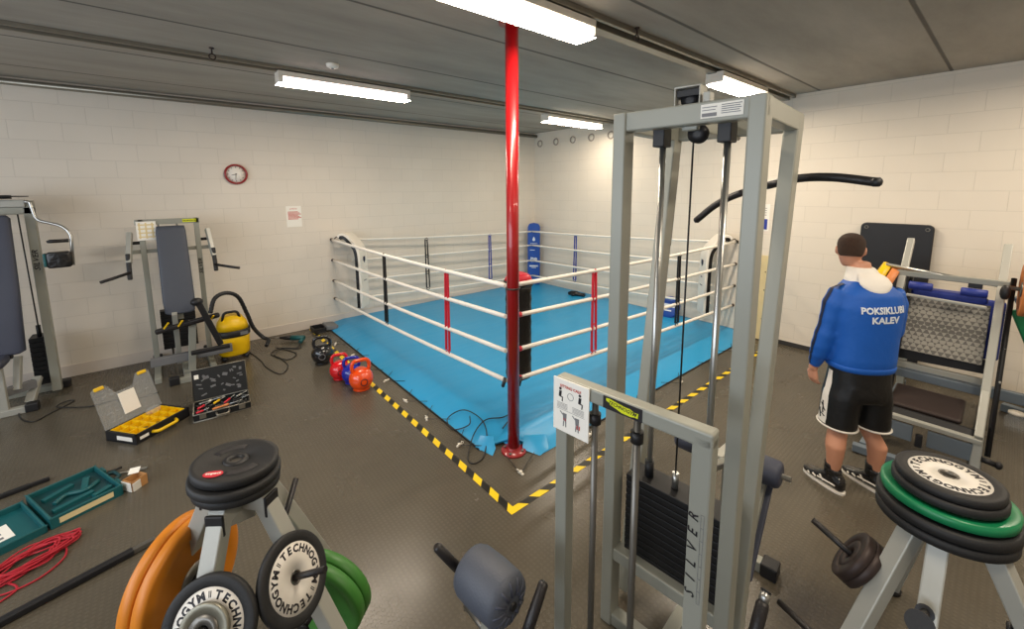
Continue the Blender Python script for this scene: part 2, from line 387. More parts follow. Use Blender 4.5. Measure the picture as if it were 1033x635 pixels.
batten(-5.2, -3.9, -4.69, 'lit', 'brightest batten light directly above the top of the red pole', .17, z=3.17)
batten(-2.02, -.9, -4.69, 'lit', 'batten light seen just above the top beam of the tall pulley frame', .17, z=3.17)

def hook(x, y, label):
    t = thing('ceiling_hook', label, 'hook', (x, y, H))
    mb = MB(); mb.lathe([(.018, 0), (.018, -.008), (.006, -.01), (.006, -.045)], Matrix.Translation((x, y, H)), 12); mb.build('hook_stem', 'darkiron', t)
    MB().tube([V((x, y, H-.07)) + V((math.cos(a)*.022, 0, math.sin(a)*.022)) for a in [k*2*PI/16 for k in range(17)]], .005, 8).build('ring', 'darkiron', t)
hook(-5.78, -2.35, 'dark metal hook in the ceiling at far left above the clock')
hook(-3.46, -4.79, 'dark metal hook in the ceiling between two bright lights')
t = thing('smoke_detector', 'round white smoke detector on the ceiling above the pinkish light', 'smoke detector', (-4.88, -2.5, H))
MB().lathe([(.055, 0), (.055, -.012), (.048, -.03), (.03, -.038), (.001, -.04)], Matrix.Translation((-4.88, -2.5, H)), 24).build('body', 'white', t)
MB().lathe([(.012, -.039), (.012, -.044), (.001, -.045)], Matrix.Translation((-4.88, -2.5, H)), 12).build('sensor', 'grey', t)

# clock and notices
t = thing('wall_clock', 'round red-rimmed wall clock with a white face', 'clock', (-5.405, 0, 2.29))
A = axis_mat((-5.405, -.002, 2.29), (0, -1, 0))
MB().ringlathe([(.108, 0), (.108, .03), (.118, .036), (.132, .03), (.132, 0)], A, 40).build('rim', 'red', t)
MB().lathe([(.109, .0), (.109, .012), (.001, .012)], A, 40).build('face', 'paper', t)
mb = MB()
for k in range(12):
    a = k*PI/6; R = A @ Matrix.Rotation(-a, 4, 'Z'); mb.prism([(-.003, .082), (.003, .082), (.003, .098), (-.003, .098)], .001, R, .0125)
mb.build('marks', 'ink', t)
for ang, ln, w, nm in ((PI*1.03, .078, .003, 'minute_hand'), (PI*1.42, .052, .0045, 'hour_hand')):
    R = A @ Matrix.Rotation(-ang, 4, 'Z'); MB().prism([(-w, -.012), (w, -.012), (w*.6, ln), (-w*.6, ln)], .001, R, .015).build(nm, 'ink', t)

def sheet(name, label, cx, cz, w, h, wall, m='paper', cat='notice'):
    o = (cx, -.001, cz) if wall == 'l' else (-.001, cx, cz)
    t = thing(name, label, cat, o)
    A = axis_mat(o, (0, -1, 0) if wall == 'l' else (-1, 0, 0))
    mb = MB(A); mb.box((0, 0, 0), (w, h, .002)); mb.build('sheet', m, t)
    return t, A
t, A = sheet('paper_notice', 'white paper notice with red lines of writing taped to the left wall', -4.742, 1.7, .2, .3, 'l')
mb = MB()
mb.text('JUHEND', .026, A @ Matrix.Translation((0, .11, 0)), .002)
for k in range(7): mb.prism([(-.078, .062-k*.017), (.055+.02*((k*7) % 3), .062-k*.017), (.055+.02*((k*7) % 3), .071-k*.017), (-.078, .071-k*.017)], .0005, A, .0015)
mb.build('writing', 'redink', t)
t, A = sheet('poster', 'small white notice with a blue block on the right wall behind the tall frame', -4.49, 1.68, .19, .36, 'r')
MB().prism([(-.07, -.16), (.075, -.16), (.075, -.02), (-.07, -.02)], .001, A, .0015).build('blue_block', 'bluestrap', t)
mb = MB()
for k in range(4): mb.prism([(-.07, .03+k*.03), (.06, .03+k*.03), (.06, .038+k*.03), (-.07, .038+k*.03)], .001, A, .0015)
mb.build('writing', 'greyink', t)
t = thing('plywood_board', 'tall narrow pale plywood board leaning on the right wall behind the tall frame', 'board', (-.04, -4.6, 0))
mb = MB(); mb.beam((-.05, -4.59, .01), (-.02, -4.59, 1.17), .24, .015, (1, 0, 0)); mb.build('panel', 'wood', t, bevel=.002)
mb = MB()
for z in (.3, .7, .95): mb.lathe([(.008, 0), (.006, .004), (.001, .005)], axis_mat((-.055+.02*z, -4.6, z), (-1, 0, 0)), 10)
mb.build('screw', 'darkiron', t)

# ------------------------------------------------------------------ ring
RX, RY = -4.2, -4.2
t = thing('ring_canvas', 'bright blue canvas floor of the boxing ring with creased front corner', 'ring floor', (-2.1, -2.1, 0))
mb = MB()
# slightly raised sheet with a sloping skirt at the two free sides
nx, ny = 60, 60
def cz(x, y):
    dx = x - (-4.43); dy = y - (-4.47); e = min(dx, dy)
    z = .055 * min(1, max(0, e) / .3) ** .8 + .004
    k = math.exp(-((x+4.3)**2 + (y+4.36)**2) / .03)
    z += .02 * k * (.5 + .5 * math.sin(31*x + 23*y))
    z += .003 * math.sin(5*x + 2*math.sin(3*y)) * min(1, max(0, e)*2)
    return z
xs = [-4.43 + .03*i for i in range(12)] + [-4.08 + (4.07)*i/nx for i in range(nx+1)]
ys = [-4.47 + .03*i for i in range(12)] + [-4.12 + (4.10)*i/ny for i in range(ny+1)]
def warp(x, y):
    # cut the corner back around the pole: the canvas stops short of the flange
    fx_, fy_ = max(0, (-4.08-x)/.35), max(0, (-4.12-y)/.35)
    f = min(1, 1.6*fx_*fy_) ; x += .2*f; y += .19*f
    return x, y
G = [[mb.v((*warp(x, y), cz(x, y))) for y in ys] for x in xs]
for i in range(len(xs)-1):
    for j in range(len(ys)-1): mb.face([G[i][j], G[i+1][j], G[i+1][j+1], G[i][j+1]], True)
mb.build('canvas', 'canvas', t)
for pts in ([(-4.44, -4.06, .01), (-4.395, -4.235, .003), (-4.33, -4.19, .015), (-4.3, -4.12, .075), (-4.36, -4.02, .06)], [(-4.17, -4.33, .012), (-4.11, -4.475, .003), (-4.0, -4.46, .012), (-3.93, -4.36, .06), (-4.1, -4.27, .075)]):
    mb = MB(); c = sum((V(p) for p in pts), V())/5 + V((0, 0, .02)); cv = mb.v(c); vs = [mb.v(p) for p in pts]
    for k in range(5): mb.face([vs[k], vs[(k+1) % 5], cv], True)
    mb.build('corner_flap', 'canvas', t)
mb = MB(); mb.bb(-4.435, -4.425, -4.1, -.02, 0, .012); mb.bb(-3.9, -.02, -4.475, -4.465, 0, .012); mb.build('edge_binding', 'black', t)

rope_z = [(1.33, 1.33), (1.05, 1.02), (.76, .72), (.5, .41)]   # near corner / wall corners
names = ['topmost', 'second from top', 'third from top', 'lowest']
near = [1.33, 1.08, .795, .545]; wl = [1.325, 1.005, .685, .4]; bk = [1.19, .9, .575, .25]
def sag(a, b, s=.02, n=14):
    a, b = V(a), V(b); return [a.lerp(b, k/n) - V((0, 0, s*math.sin(PI*k/n))) for k in range(n+1)]
for i in range(4):
    c_near = V((-4.2, -4.17, near[i])); c_left = V((-4.25, -.03, wl[i])); c_back = V((-.28, -.22, bk[i])); c_right = V((-.03, -4.2, wl[i]))
    t = thing('ring_rope', f'{names[i]} white rope running round the boxing ring', 'rope', (-4.2, -4.17, near[i]), group='ring ropes')
    for nm, a, b in (('rope_span', c_near, c_left), ('rope_span', c_near + V((.02, -.03, 0)), c_right), ('rope_span', c_left + V((.25, -.12, -.01)), c_back), ('rope_span', c_right + V((-.12, .25, -.01)), c_back)):
        MB().tube(sag(a, b), .0185 if 'near' and a.y < -3 or a is c_near else .0165, 12).build(nm, 'rope', t)
    d = (c_right - c_near).normalized(); a = c_near + V((.02, -.03, 0))
    if i: MB().tube([a + d*.06, a + d*.11], .0225, 12).build('red_tape', 'redcloth', t)
    for c, d in ((c_left, V((0, -1, 0))), (c_right, V((-1, 0, 0)))):
        MB().tube([c - d*.025, c + d*.03], .022, 10).build('rope_end', 'darkiron', t)

def spacer(p0, p1, m, label, axis):
    p0, p1 = V(p0), V(p1); t = thing('rope_spacer', label, 'strap', p1)
    a = V(axis)
    for s in (-1, 1):
        o = a * .03 * s
        mb = MB(); mb.beam(p1 + o*1.0 + V((0, 0, .03)), p0 + o*(1.0 if s < 0 else .3) - V((0, 0, .03)), .018, .021, a.cross(V((0, 0, 1)))); mb.build('strap', m, t, bevel=.003)
    for k in range(4):
        c = p1.lerp(p0, (k/3)*.96+.01)
        mb = MB(); mb.tube([c + V((0, 0, .027)) + a*.0, c + a*.034, c - V((0, 0, .027)), c - a*.034, c + V((0, 0, .027))], .006, 6); mb.build('loop', m, t)
spacer((-4.215, -3.3, 1.33), (-4.215, -3.3, .51), 'redcloth', 'red strap tying the ropes on the left side of the ring', (0, 1, 0))
spacer((-4.235, -1.92, 1.33), (-4.235, -1.92, .46), 'blackv', 'black strap tying the ropes on the left side of the ring', (0, 1, 0))
spacer((-3.15, -4.21, 1.33), (-3.15, -4.21, .505), 'redcloth', 'red strap tying the ropes on the near right side of the ring', (1, 0, 0))
spacer((-1.6, -4.21, 1.32), (-1.6, -4.21, .45), 'blackv', 'black strap tying the ropes seen through the tall machine frame', (1, 0, 0))
spacer((-2.73, -.2, 1.25), (-2.73, -.2, .34), 'blackv', 'black strap tying the ropes beside the left wall', (1, 0, 0))
spacer((-1.37, -.21, 1.22), (-1.37, -.21, .3), 'bluestrap', 'blue strap tying the ropes beside the left wall', (1, 0, 0))
spacer((-.2, -1.35, 1.22), (-.2, -1.35, .3), 'bluestrap', 'blue strap tying the ropes in front of the right wall', (0, 1, 0))

# white corner cushions hanging from the wall anchors
def corner_pad(anchor, d, label):
    d = V(d).normalized(); w = V((-d.y, d.x, 0)); a = V(anchor)
    t = thing('corner_pad', label, 'corner pad', a)
    prof = smooth_path([(.14, 1.37), (.17, 1.41), (.24, 1.41), (.33, 1.33), (.43, 1.18), (.45, .9), (.45, .3)], 5)
    P = [(p.x, p.y) for p in prof]
    def strip(half, th, off=0, name='p', m='white'):
        mb = MB(); rings = []
        for i, (s, z) in enumerate(P):
            q = P[min(i+1, len(P)-1)]; r = P[max(i-1, 0)]; tx, tz = q[0]-r[0], q[1]-r[1]; L_ = math.hypot(tx, tz); nx_, nz_ = -tz/L_, tx/L_
            c = V((a.x, a.y, 0)) + d*(s - nx_*off) + V((0, 0, z - nz_*off)); n = d*nx_ + V((0, 0, nz_)) ; n = -n
            rings.append([mb.v(c + w*half + n*th), mb.v(c - w*half + n*th), mb.v(c - w*half - n*th), mb.v(c + w*half - n*th)])
        mb.skin(rings); return mb.build(name, m, t, bevel=.008, smooth=False)
    strip(.125, .02, 0, 'cushion', 'white'); strip(.132, .022, .038 , 'backing', 'blackv')
    A = axis_mat(V((a.x, a.y, 1.03)) + d*.474, d)
    MB().prism([(-.03, .045), (.03, .045), (.03, -.01), (0, -.05), (-.03, -.01)], .002, A).build('crest', 'navy', t)
    mb = MB(A); mb.box((0, -.2, .001), (.05, .02, .002)); mb.box((0, -.32, .001), (.09, .014, .002)); mb.build('print', 'greyink', t)
    MB().tube([a + V((0, 0, 1.31)), a + d*.05 + V((0, 0, 1.37)), a + d*.14 + V((0, 0, 1.345))], .008, 8).build('tie', 'cord', t)
corner_pad((-4.24, -.06, 0), (1, -1, 0), 'white curved corner pad at the left wall end of the ring ropes')
corner_pad((-.06, -4.24, 0), (-1, 1, 0), 'white curved corner pad at the right wall seen behind the tall frame')

# blue corner cushion in the far corner
d = V((-1, -1, 0)).normalized(); w = V((1, -1, 0)).normalized(); c0 = V((-.2, -.2, 0))
t = thing('corner_pad', 'tall blue corner pad with white drop logo in the far corner of the ring', 'corner pad', c0)
A = axis_mat(c0 + V((0, 0, .06)), d)
mb = MB(A); mb.prism([(-.13, 0), (.13, 0), (.13, 1.22), (.1, 1.29), (0, 1.31), (-.1, 1.29), (-.13, 1.22)], .09); mb.build('cushion', 'blue', t, bevel=.02, seg=3)
mb = MB(A); mb.prism([(math.sin(a)*.03*(1 if math.cos(a) < 0 else 1-math.cos(a)*.75), .965+math.cos(a)*(.035 if math.cos(a) < 0 else .06)) for a in [k*2*PI/20 for k in range(20)]], .003, None, .09)
for z in (.88,): mb.box((0, z, .092), (.15, .008, .003))
mb.box((-.03, .74, .092), (.1, .012, .003)); mb.text('28', .12, Matrix.Translation((0.01, .53, .092)), .0015, bold=.004); mb.box((-.055, .54, .092), (.02, .1, .003))
mb.box((0, .4, .092), (.18, .03, .003)); mb.box((0, .365, .092), (.1, .012, .003)); mb.build('logo', 'print_', t)

# near corner: black and red cushion behind the red pole
t = thing('corner_pad', 'black padded corner cushion with red top just behind the red pole', 'corner pad', (-4.1, -4.1, 0))
d = V((1, 1, 0)).normalized(); A = axis_mat((-4.12, -4.12, 0), (0, 0, 1), PI/4)
mb = MB(); mb.loft([((-4.01, -4.105, z), V((.1+.003*math.sin(z*60), 0, 0)), V((0, .088+.003*math.sin(z*71), 0))) for z in [.5+k*.04 for k in range(21)]], 24, 3.2); mb.build('cushion', 'blackv', t)
mb = MB(); mb.loft([((-4.01, -4.105, 1.29), V((.105, 0, 0)), V((0, .098, 0))), ((-4.01, -4.105, 1.335), V((.108, 0, 0)), V((0, .1, 0)))], 24, 4); mb.build('collar', 'blackv', t)
mb = MB(); mb.loft([((-4.01, -4.105, 1.33), V((.103, 0, 0)), V((0, .098, 0))), ((-4.01, -4.105, 1.375), V((.085, 0, 0)), V((0, .08, 0))), ((-4.01, -4.1, 1.395), V((.06, 0, 0)), V((0, .06, 0)))], 16, 4); mb.build('red_cap', 'redcloth', t)
for z in (.47,):
    for a in ((-.05, .0), (.06, -.07)): MB().tube([(-4.16+a[0], -4.17+a[1], z+.1), (-4.2+a[0], -4.19+a[1], z+.05), (-4.16+a[0], -4.14+a[1], z+.02)], .014, 8).build('tie', 'blackv', t)

# red pole
t = thing('red_pole', 'red steel pole rising from floor to ceiling at the near ring corner', 'pole', (-4.225, -4.29, 0))
MB().tube([(-4.225, -4.29, .02), (-4.225, -4.29, H-.02)], .047, 24).build('tube', 'red', t)
mb = MB(); mb.lathe([(.1, 0), (.1, .012), (.094, .016), (.056, .018), (.051, .04), (.048, .045)], Matrix.Translation((-4.225, -4.29, 0)), 32); mb.build('base_flange', 'red', t)
for k in range(4):
    a = k*PI/2+.5; MB().lathe([(.012, .0), (.012, .012), (.006, .016)], Matrix.Translation((-4.225+.075*math.cos(a), -4.29+.075*math.sin(a), .014)), 6).build('bolt', 'steel', t)
MB().lathe([(.09, H-.001), (.09, H-.012), (.042, H-.014)], Matrix.Translation((-4.225, -4.29, 0)), 24).build('top_flange', 'red', t)
MB().tube([V((-4.225+math.cos(a)*.052, -4.29+math.sin(a)*.052, 1.335)) for a in [k*2*PI/20 for k in range(21)]], .007, 6).build('lashing', 'cord', t)

# hazard tape
for nm, A_, L_, lab in (('y', Matrix.Translation((-4.64, -4.79, 0)) @ Matrix.Rotation(PI/2, 4, 'Z'), 4.77, 'yellow and black hazard tape on the floor left of the ring'), ('x', Matrix.Translation((-4.614, -4.765, 0)), 4.6, 'yellow and black hazard tape on the floor right of the ring')):
    mb = MB(); mb.bb(0, L_, -.025, .025, .0005, .002); o = mb.build('hazard_tape', stripe_mat('hazard_stripes_'+nm, '#f5cf12', '#14130f', .195, 1)); o.matrix_basis = A_; tag(o, lab, 'tape')

# floor anchors with cords along the canvas edge
clips = [(-4.56, -.95), (-4.53, -1.5), (-4.56, -2.02), (-4.5, -2.45), (-4.53, -3.0), (-4.53, -3.42), (-4.52, -3.95), (-4.36, -4.53), (-3.6, -4.55), (-2.9, -4.56), (-2.1, -4.56), (-1.3, -4.56), (-.75, -4.56)]
cl_lab = ['small floor clamp nearest the left wall beside the ring canvas', 'small floor clamp beside the canvas, second from the left wall', 'small floor clamp beside the canvas behind the kettlebells', 'small floor clamp beside the canvas next to the orange kettlebell', 'small floor clamp beside the canvas just past the kettlebells toward the pole', 'small floor clamp beside the canvas midway from kettlebells to pole', 'small floor clamp nearest the looped black cable', 'small floor clamp in the tape corner in front of the red pole', 'small floor clamp right of the red pole', 'small floor clamp seen between the two front machine posts', 'small floor clamp right of the red pole, third along the near right ring edge', 'small floor clamp on the near right ring edge seen through the tall frame', 'small floor clamp farthest along the near right ring edge']
for i, (x, y) in enumerate(clips):
    t = thing('floor_clamp', cl_lab[i], 'clamp', (x, y, 0), group='floor clamps along the ring canvas')
    ang = random.uniform(0, PI); R = Matrix.Translation((x, y, 0)) @ Matrix.Rotation(ang, 4, 'Z')
    mb = MB(R); mb.box((0, 0, .006), (.055, .016, .01)); mb.lathe([(.014, .01), (.014, .02), (.006, .024)], None, 10); mb.tube([(.02, 0, .012), (.035, .01, .02), (.045, 0, .014), (.035, -.01, .008), (.02, 0, .012)], .003, 6); mb.build('clamp', 'cream', t)
    if i < 7: e1, e2 = (x+.14, y+.14, .03), (x+.14, y-.18, .03)
    elif i == 7: e1, e2 = (x+.02, y+.2, .03), (x+.22, y+.09, .03)
    else: e1, e2 = (x+.16, y+.12, .03), (x-.2, y+.12, .03)
    MB().tube(smooth_path([e1, V(e1).lerp(V((x, y, .008)), .6) + V((0, .01, 0)), (x, y, .012), V(e2).lerp(V((x, y, .008)), .5), e2]), .003, 6).build('cord', 'cord', t)

def cable(pts, r, label, name='cable', m='cord'):
    o = MB().tube(smooth_path(pts, 8), r, 8).build(name, m); return tag(o, label, 'cable')
cable([(-4.265, -3.73, .07), (-4.343, -3.829, .06), (-4.44, -3.73, .01), (-4.42, -3.6, .04), (-4.3, -3.59, .07), (-4.224, -3.655, .07), (-4.225, -3.87, .07), (-4.321, -4.06, .05), (-4.464, -4.204, .008), (-4.566, -4.216, .006), (-4.555, -4.127, .006), (-4.38, -3.958, .05), (-4.197, -3.873, .07), (-4.07, -3.941, .075), (-3.985, -3.949, .075), (-4.04, -4.01, .075), (-4.17, -4.08, .075)], .005, 'looped black cable lying over the canvas edge by the red pole')

# black glove like item and blue tray on the canvas
t = thing('boxing_glove', 'black boxing glove lying on the canvas by the right wall', 'glove', (-.3, -1.45, .05))
mb = MB(); mb.loft([((-.36, -1.36, .09), V((.0, .03, 0)), V((0, 0, .03))), ((-.34, -1.4, .1), V((0.03, .05, 0)), V((0, 0, .045))), ((-.3, -1.48, .1), V((.05, .03, 0)), V((0, 0, .05))), ((-.27, -1.56, .09), V((.04, .02, 0)), V((0, 0, .035))), ((-.24, -1.64, .085), V((.05, .02, 0)), V((0, 0, .035)))], 14); mb.build('mitt', 'blackv', t)
MB().ell((-.38, -1.47, .09), (.025, .05, .028)).build('thumb', 'blackv', t)
t = thing('round_disc', 'round blue disc leaning on the right wall at the ring edge', 'disc', (-.2, -3.35, .05))
A = axis_mat((-.15, -3.3, .2), (-.9, -.1, .45))
MB().lathe([(.17, 0), (.18, .015), (.17, .03), (.001, .032)], A, 32).build('disc', 'blue', t)
mb = MB(A); mb.box((0, .02, .034), (.2, .05, .003)); mb.box((0, -.06, .034), (.12, .02, .003)); mb.build('marking', 'print_', t)

# ------------------------------------------------------------------ kettlebells, drill, boxes by the tape
def kettlebell(loc, m, s, rz, label):
    t = thing('kettlebell', label, 'kettlebell', loc, rz); T = Matrix.Translation(V(loc)) @ Matrix.Rotation(rz, 4, 'Z') @ Matrix.Scale(s, 4)
    mb = MB(T); mb.lathe([(.055, 0), (.075, .006)] + [(.105*math.cos(a), .1+.105*math.sin(a)) for a in [-.95+k*.2 for k in range(12)]] + [(.03, .2)], None, 32); mb.build('bell', m, t, smooth=True)
    mb = MB(T); mb.tube(rounded([(-.06, 0, .15), (-.082, 0, .215), (-.062, 0, .272), (.062, 0, .272), (.082, 0, .215), (.06, 0, .15)], .03), [.018]*5+[.016]*40 if 0 else .0165, 12); mb.build('handle', m, t)
    mb = MB(T @ axis_mat((0, -.104, .1), (0, -1, 0))); mb.ringlathe([(.026, 0), (.026, .003), (.032, .003), (.032, 0)], None, 24); mb.build('embossed_ring', 'ink' if m != 'black2' else 'grey', t)
kettlebell((-4.87, -1.47, 0), 'black2', 1.18, -.3, 'black kettlebell at the far left end of the kettlebell row')
kettlebell((-4.85, -2.04, 0), 'red2', 1.02, -.2, 'red kettlebell between the black one and the blue one')
kettlebell((-4.78, -2.22, 0), 'blue2', 1.02, -.3, 'dark blue kettlebell mostly hidden behind the orange one')
kettlebell((-4.76, -2.44, 0), 'orange2', 1.16, -.1, 'bright orange kettlebell nearest the viewer')

t = thing('power_drill', 'teal and black corded drill lying on the floor by the left wall', 'drill', (-4.95, -.45, 0))
mb = MB(); mb.tube([(-4.98, -.4, .045), (-4.84, -.52, .045)], [.035, .032], 14); mb.tube([(-4.85, -.5, .04), (-4.92, -.62, .03)], .022, 10); mb.build('motor_body', 'teal', t)
MB().tube([(-5.1, -.3, .045), (-5.04, -.35, .045), (-4.98, -.4, .045)], [.016, .026, .034], 14).build('chuck', 'black', t)
MB().tube([(-5.24, -.2, .042), (-5.1, -.3, .045)], .008, 8).build('bit', 'steel', t)
MB().tube(smooth_path([(-4.92, -.62, .03), (-5.0, -.75, .006), (-5.15, -.62, .006), (-5.3, -.75, .006), (-5.24, -1.0, .006), (-5.22, -1.3, .006), (-5.33, -1.5, .006), (-5.42, -1.22, .006), (-5.44, -.9, .006), (-5.5, -.5, .006)]), .0055, 8).build('power_cord', 'cord', t)
MB().tube(smooth_path([(-5.2, -.55, .006), (-5.05, -.95, .006), (-5.18, -1.1, .006), (-5.28, -.85, .014), (-5.15, -.7, .014), (-4.97, -.8, .006), (-4.93, -.66, .02)]), .0055, 8).build('cord_loop', 'cord', t)

t = thing('plastic_case', 'small open black and grey plastic case at the wall end of the hazard tape', 'case', (-4.5, -.2, 0))
mb = MB(); mb.bb(-4.66, -4.5, -.34, -.1, 0, .02); mb.bb(-4.66, -4.65, -.34, -.1, 0, .07); mb.bb(-4.66, -4.5, -.34, -.33, 0, .07); mb.bb(-4.66, -4.5, -.11, -.1, 0, .07); mb.bb(-4.505, -4.495, -.34, -.1, 0, .07); mb.build('tray', 'black', t, bevel=.004)
mb = MB(); mb.box((-4.41, -.22, .045), (.17, .24, .07), Matrix.Rotation(.12, 4, 'Y')); mb.build('lid', 'grey', t, bevel=.015)

# ------------------------------------------------------------------ TALL PULLEY FRAME (lat tower)
def localframe(A0, ang):
    u = V((math.cos(ang), math.sin(ang), 0)); v = V((-u.y, u.x, 0))
    T = Matrix.Identity(4)
    for i in range(3): T[i][0], T[i][1], T[i][3] = u[i], v[i], A0[i]
    return T
T1 = localframe((-4.716, -5.566, 0), math.radians(-84.5))
Wd = .56; HT = 2.385
tw = thing('pulley_tower', 'tall grey four-post pulley machine frame with black weight stack', 'gym machine', mtx=T1)
def B1(): return MB(T1)
for u0 in (.0275, Wd-.0275):
    mb = B1(); mb.bb(u0-.0275, u0+.0275, -.04, .04, .0, HT); mb.build('front_post', 'frame', tw, bevel=.006)
    mb = B1(); mb.beam((u0, .155, .05), (u0, .485, HT-.04), .055, .085, (0, 1, 0)); mb.build('rear_post', 'frame', tw, bevel=.006)
    mb = B1(); mb.bb(u0-.027, u0+.027, .03, .53, HT-.075, HT-.003); mb.build('top_side_beam', 'frame', tw, bevel=.006)
    mb = B1(); mb.beam((u0, .46, 1.79), (u0, .517, 2.2), .04, .016, (0, 1, 0)); mb.build('bumper_strip', 'black', tw, bevel=.004)
mb = B1(); mb.bb(.0, Wd, -.03, .035, HT-.075, HT); mb.build('top_front_beam', 'frame', tw, bevel=.006)
mb = B1(); mb.bb(.02, Wd-.02, .475, .53, HT-.075, HT-.005); mb.build('top_rear_beam', 'frame', tw, bevel=.006)
mb = B1(); mb.bb(.29-.03, .29+.03, .02, .53, HT-.09, HT-.03); mb.build('pulley_beam', 'frame', tw, bevel=.006)
mb = B1(); mb.bb(.05, .51, -.03, .03, .35, .41); mb.build('lower_crossbar', 'frame', tw, bevel=.006)
mb = B1(); mb.bb(.05, .51, .02, .14, .31, .36); mb.build('stack_shelf', 'frame', tw, bevel=.006)
for u0 in (.165, .412):
    B1().tube([(u0, .075, .33), (u0, .075, HT-.09)], .0125, 16).build('guide_rod', 'chrome', tw)
    mb = B1(); mb.bb(u0-.024, u0+.024, .03, .1, HT-.14, HT-.065); mb.build('rod_clamp', 'black', tw, bevel=.004)
    B1().tube([(u0, .075, .785), (u0, .075, .86)], .02, 14).build('rod_sleeve', 'black', tw)
n = 13
for k in range(n):
    z0 = .365 + k*(.425/n); mb = B1(); mb.bb(.085, .492, .015, .135, z0, z0+.425/n-.0035); mb.build('stack_plate', 'stack', tw, bevel=.003)
B1().tube([(.285, .075, .79), (.285, .075, .86)], .014, 14).build('selector_shaft', 'chrome', tw)
B1().tube([(.285, .075, .85), (.287, .075, HT-.1)], .004, 8).build('steel_cable', 'cord', tw)
def pulley(c, ax, r, par, T, name='pulley'):
    A = T @ axis_mat(c, ax); mb = MB(A); mb.lathe([(r*.2, -.014), (r, -.013), (r*.86, -.004), (r*.86, .004), (r, .013), (r*.2, .014)], None, 28); return mb.build(name, 'black', par)
pulley((.31, .06, HT-.1), (0, 1, 0), .036, tw, T1)
mb = B1(); mb.bb(.245, .25, -.02, .05, HT-.01, HT+.065); mb.bb(.335, .34, -.02, .05, HT-.01, HT+.065); mb.bb(.245, .34, -.02, .05, HT+.06, HT+.065); mb.build('pulley_bracket', 'frame2', tw, bevel=.002)
pulley((.293, .015, HT+.02), (0, 1, 0), .032, tw, T1)
mb = B1(); mb.bb(.25, .335, -.012, .04, HT+.03, HT+.055); mb.build('bracket_insert', 'black', tw, bevel=.002)
mb = B1(); mb.bb(.35, .375, -.02, .02, HT-.0, HT+.035); mb.build('end_tab', 'frame2', tw, bevel=.003)
mb = B1(); mb.bb(.35, .49, -.0325, -.030, HT-.06, HT-.012); mb.build('rating_label', 'paper', tw)
A = T1 @ axis_mat((.42, -.0335, HT-.035), (0, -1, 0)); mb = MB(A)
for (x0, x1, y) in [(-.065, -.015, .012), (-.065, -.02, .002), (.0, .065, .015), (0, .06, .008), (0, .064, .001), (0, .058, -.006), (0, .062, -.013)]: mb.box(((x0+x1)/2, y, 0), (x1-x0, .0025, .0006))
mb.box((-.04, -.014, 0), (.05, .012, .0006)); mb.build('label_print', 'greyink', tw)
# seat part behind the tower
for u0, u1, nm in ((.03, .2, 'l'), (.375, .56, 'r')):
    c0, c1 = V((u0, .72, .64)), V((u1, .72, .64)); d = c1-c0
    P = [c0 + d*k for k in (0, .03, .1, .5, .9, .97, 1)]; B1().tube(P, [.045, .06, .068, .07, .068, .06, .045], 20).build('roller_pad', 'pad_navy', tw)
B1().tube([(.02, .72, .64), (.6, .72, .64)], .014, 10).build('roller_axle', 'chrome', tw)
mb = B1(); mb.beam((.29, .6, .66), (.29, .86, .62), .05, .05); mb.build('roller_carrier', 'frame2', tw, bevel=.006)
mb = B1(); mb.beam((.47, .74, .58), (.47, .42, .12), .05, .06); mb.build('slanted_strut', 'frame', tw, bevel=.006)
mb = B1(); mb.beam((.47, .78, .57), (.47, .46, .2), .1, .025); mb.build('seat_pad', 'pad_navy', tw, bevel=.01)
mb = B1(); mb.beam((.29, .8, .04), (.29, .8, .62), .05, .05); mb.build('seat_upright', 'frame', tw, bevel=.006)
mb = B1(); mb.bb(.04, .5, .77, .83, .0, .06); mb.build('rear_base_bar', 'frame', tw, bevel=.006)
mb = B1(); mb.bb(0, .56, -.03, .03, .0, .06); mb.build('front_base_bar', 'frame', tw, bevel=.006)
mb = B1(); mb.bb(.26, .32, .03, .8, .0, .06); mb.build('base_rail', 'frame', tw, bevel=.006)
for u0, u1 in ((-.03, .05), (.49, .57)): mb = B1(); mb.bb(u0, u1, .755, .845, 0, .075); mb.build('foot_cap', 'black', tw, bevel=.008)
mb = B1(); mb.beam((.33, .3, .78), (.33, .62, .66), .045, .03); mb.build('chrome_arm', 'chrome', tw, bevel=.006)
# lat bar
t = thing('lat_pulldown_bar', 'long black curved pull-down bar sticking out behind the tall frame', 'exercise bar', (-4.1, -6.0, 2.05))
bar = [(-3.97, -5.558, 1.907), (-3.966, -5.653, 1.991), (-3.975, -5.767, 2.049), (-4.0, -5.925, 2.096), (-4.03, -6.043, 2.121), (-4.05, -6.17, 2.122), (-4.054, -6.311, 2.1)]
sp_ = smooth_path(bar, 6)
MB().tube(sp_, .014, 12).build('bar', 'foam', t)
MB().tube(sp_[:14], .0175, 14).build('grip', 'foam', t); MB().tube(sp_[-20:], .0185, 14).build('grip', 'foam', t)
MB().ell(sp_[0], (.018,)*3, 12).build('end_knob', 'black', t); MB().ell(sp_[-1], (.021,)*3, 12).build('end_knob', 'black', t)

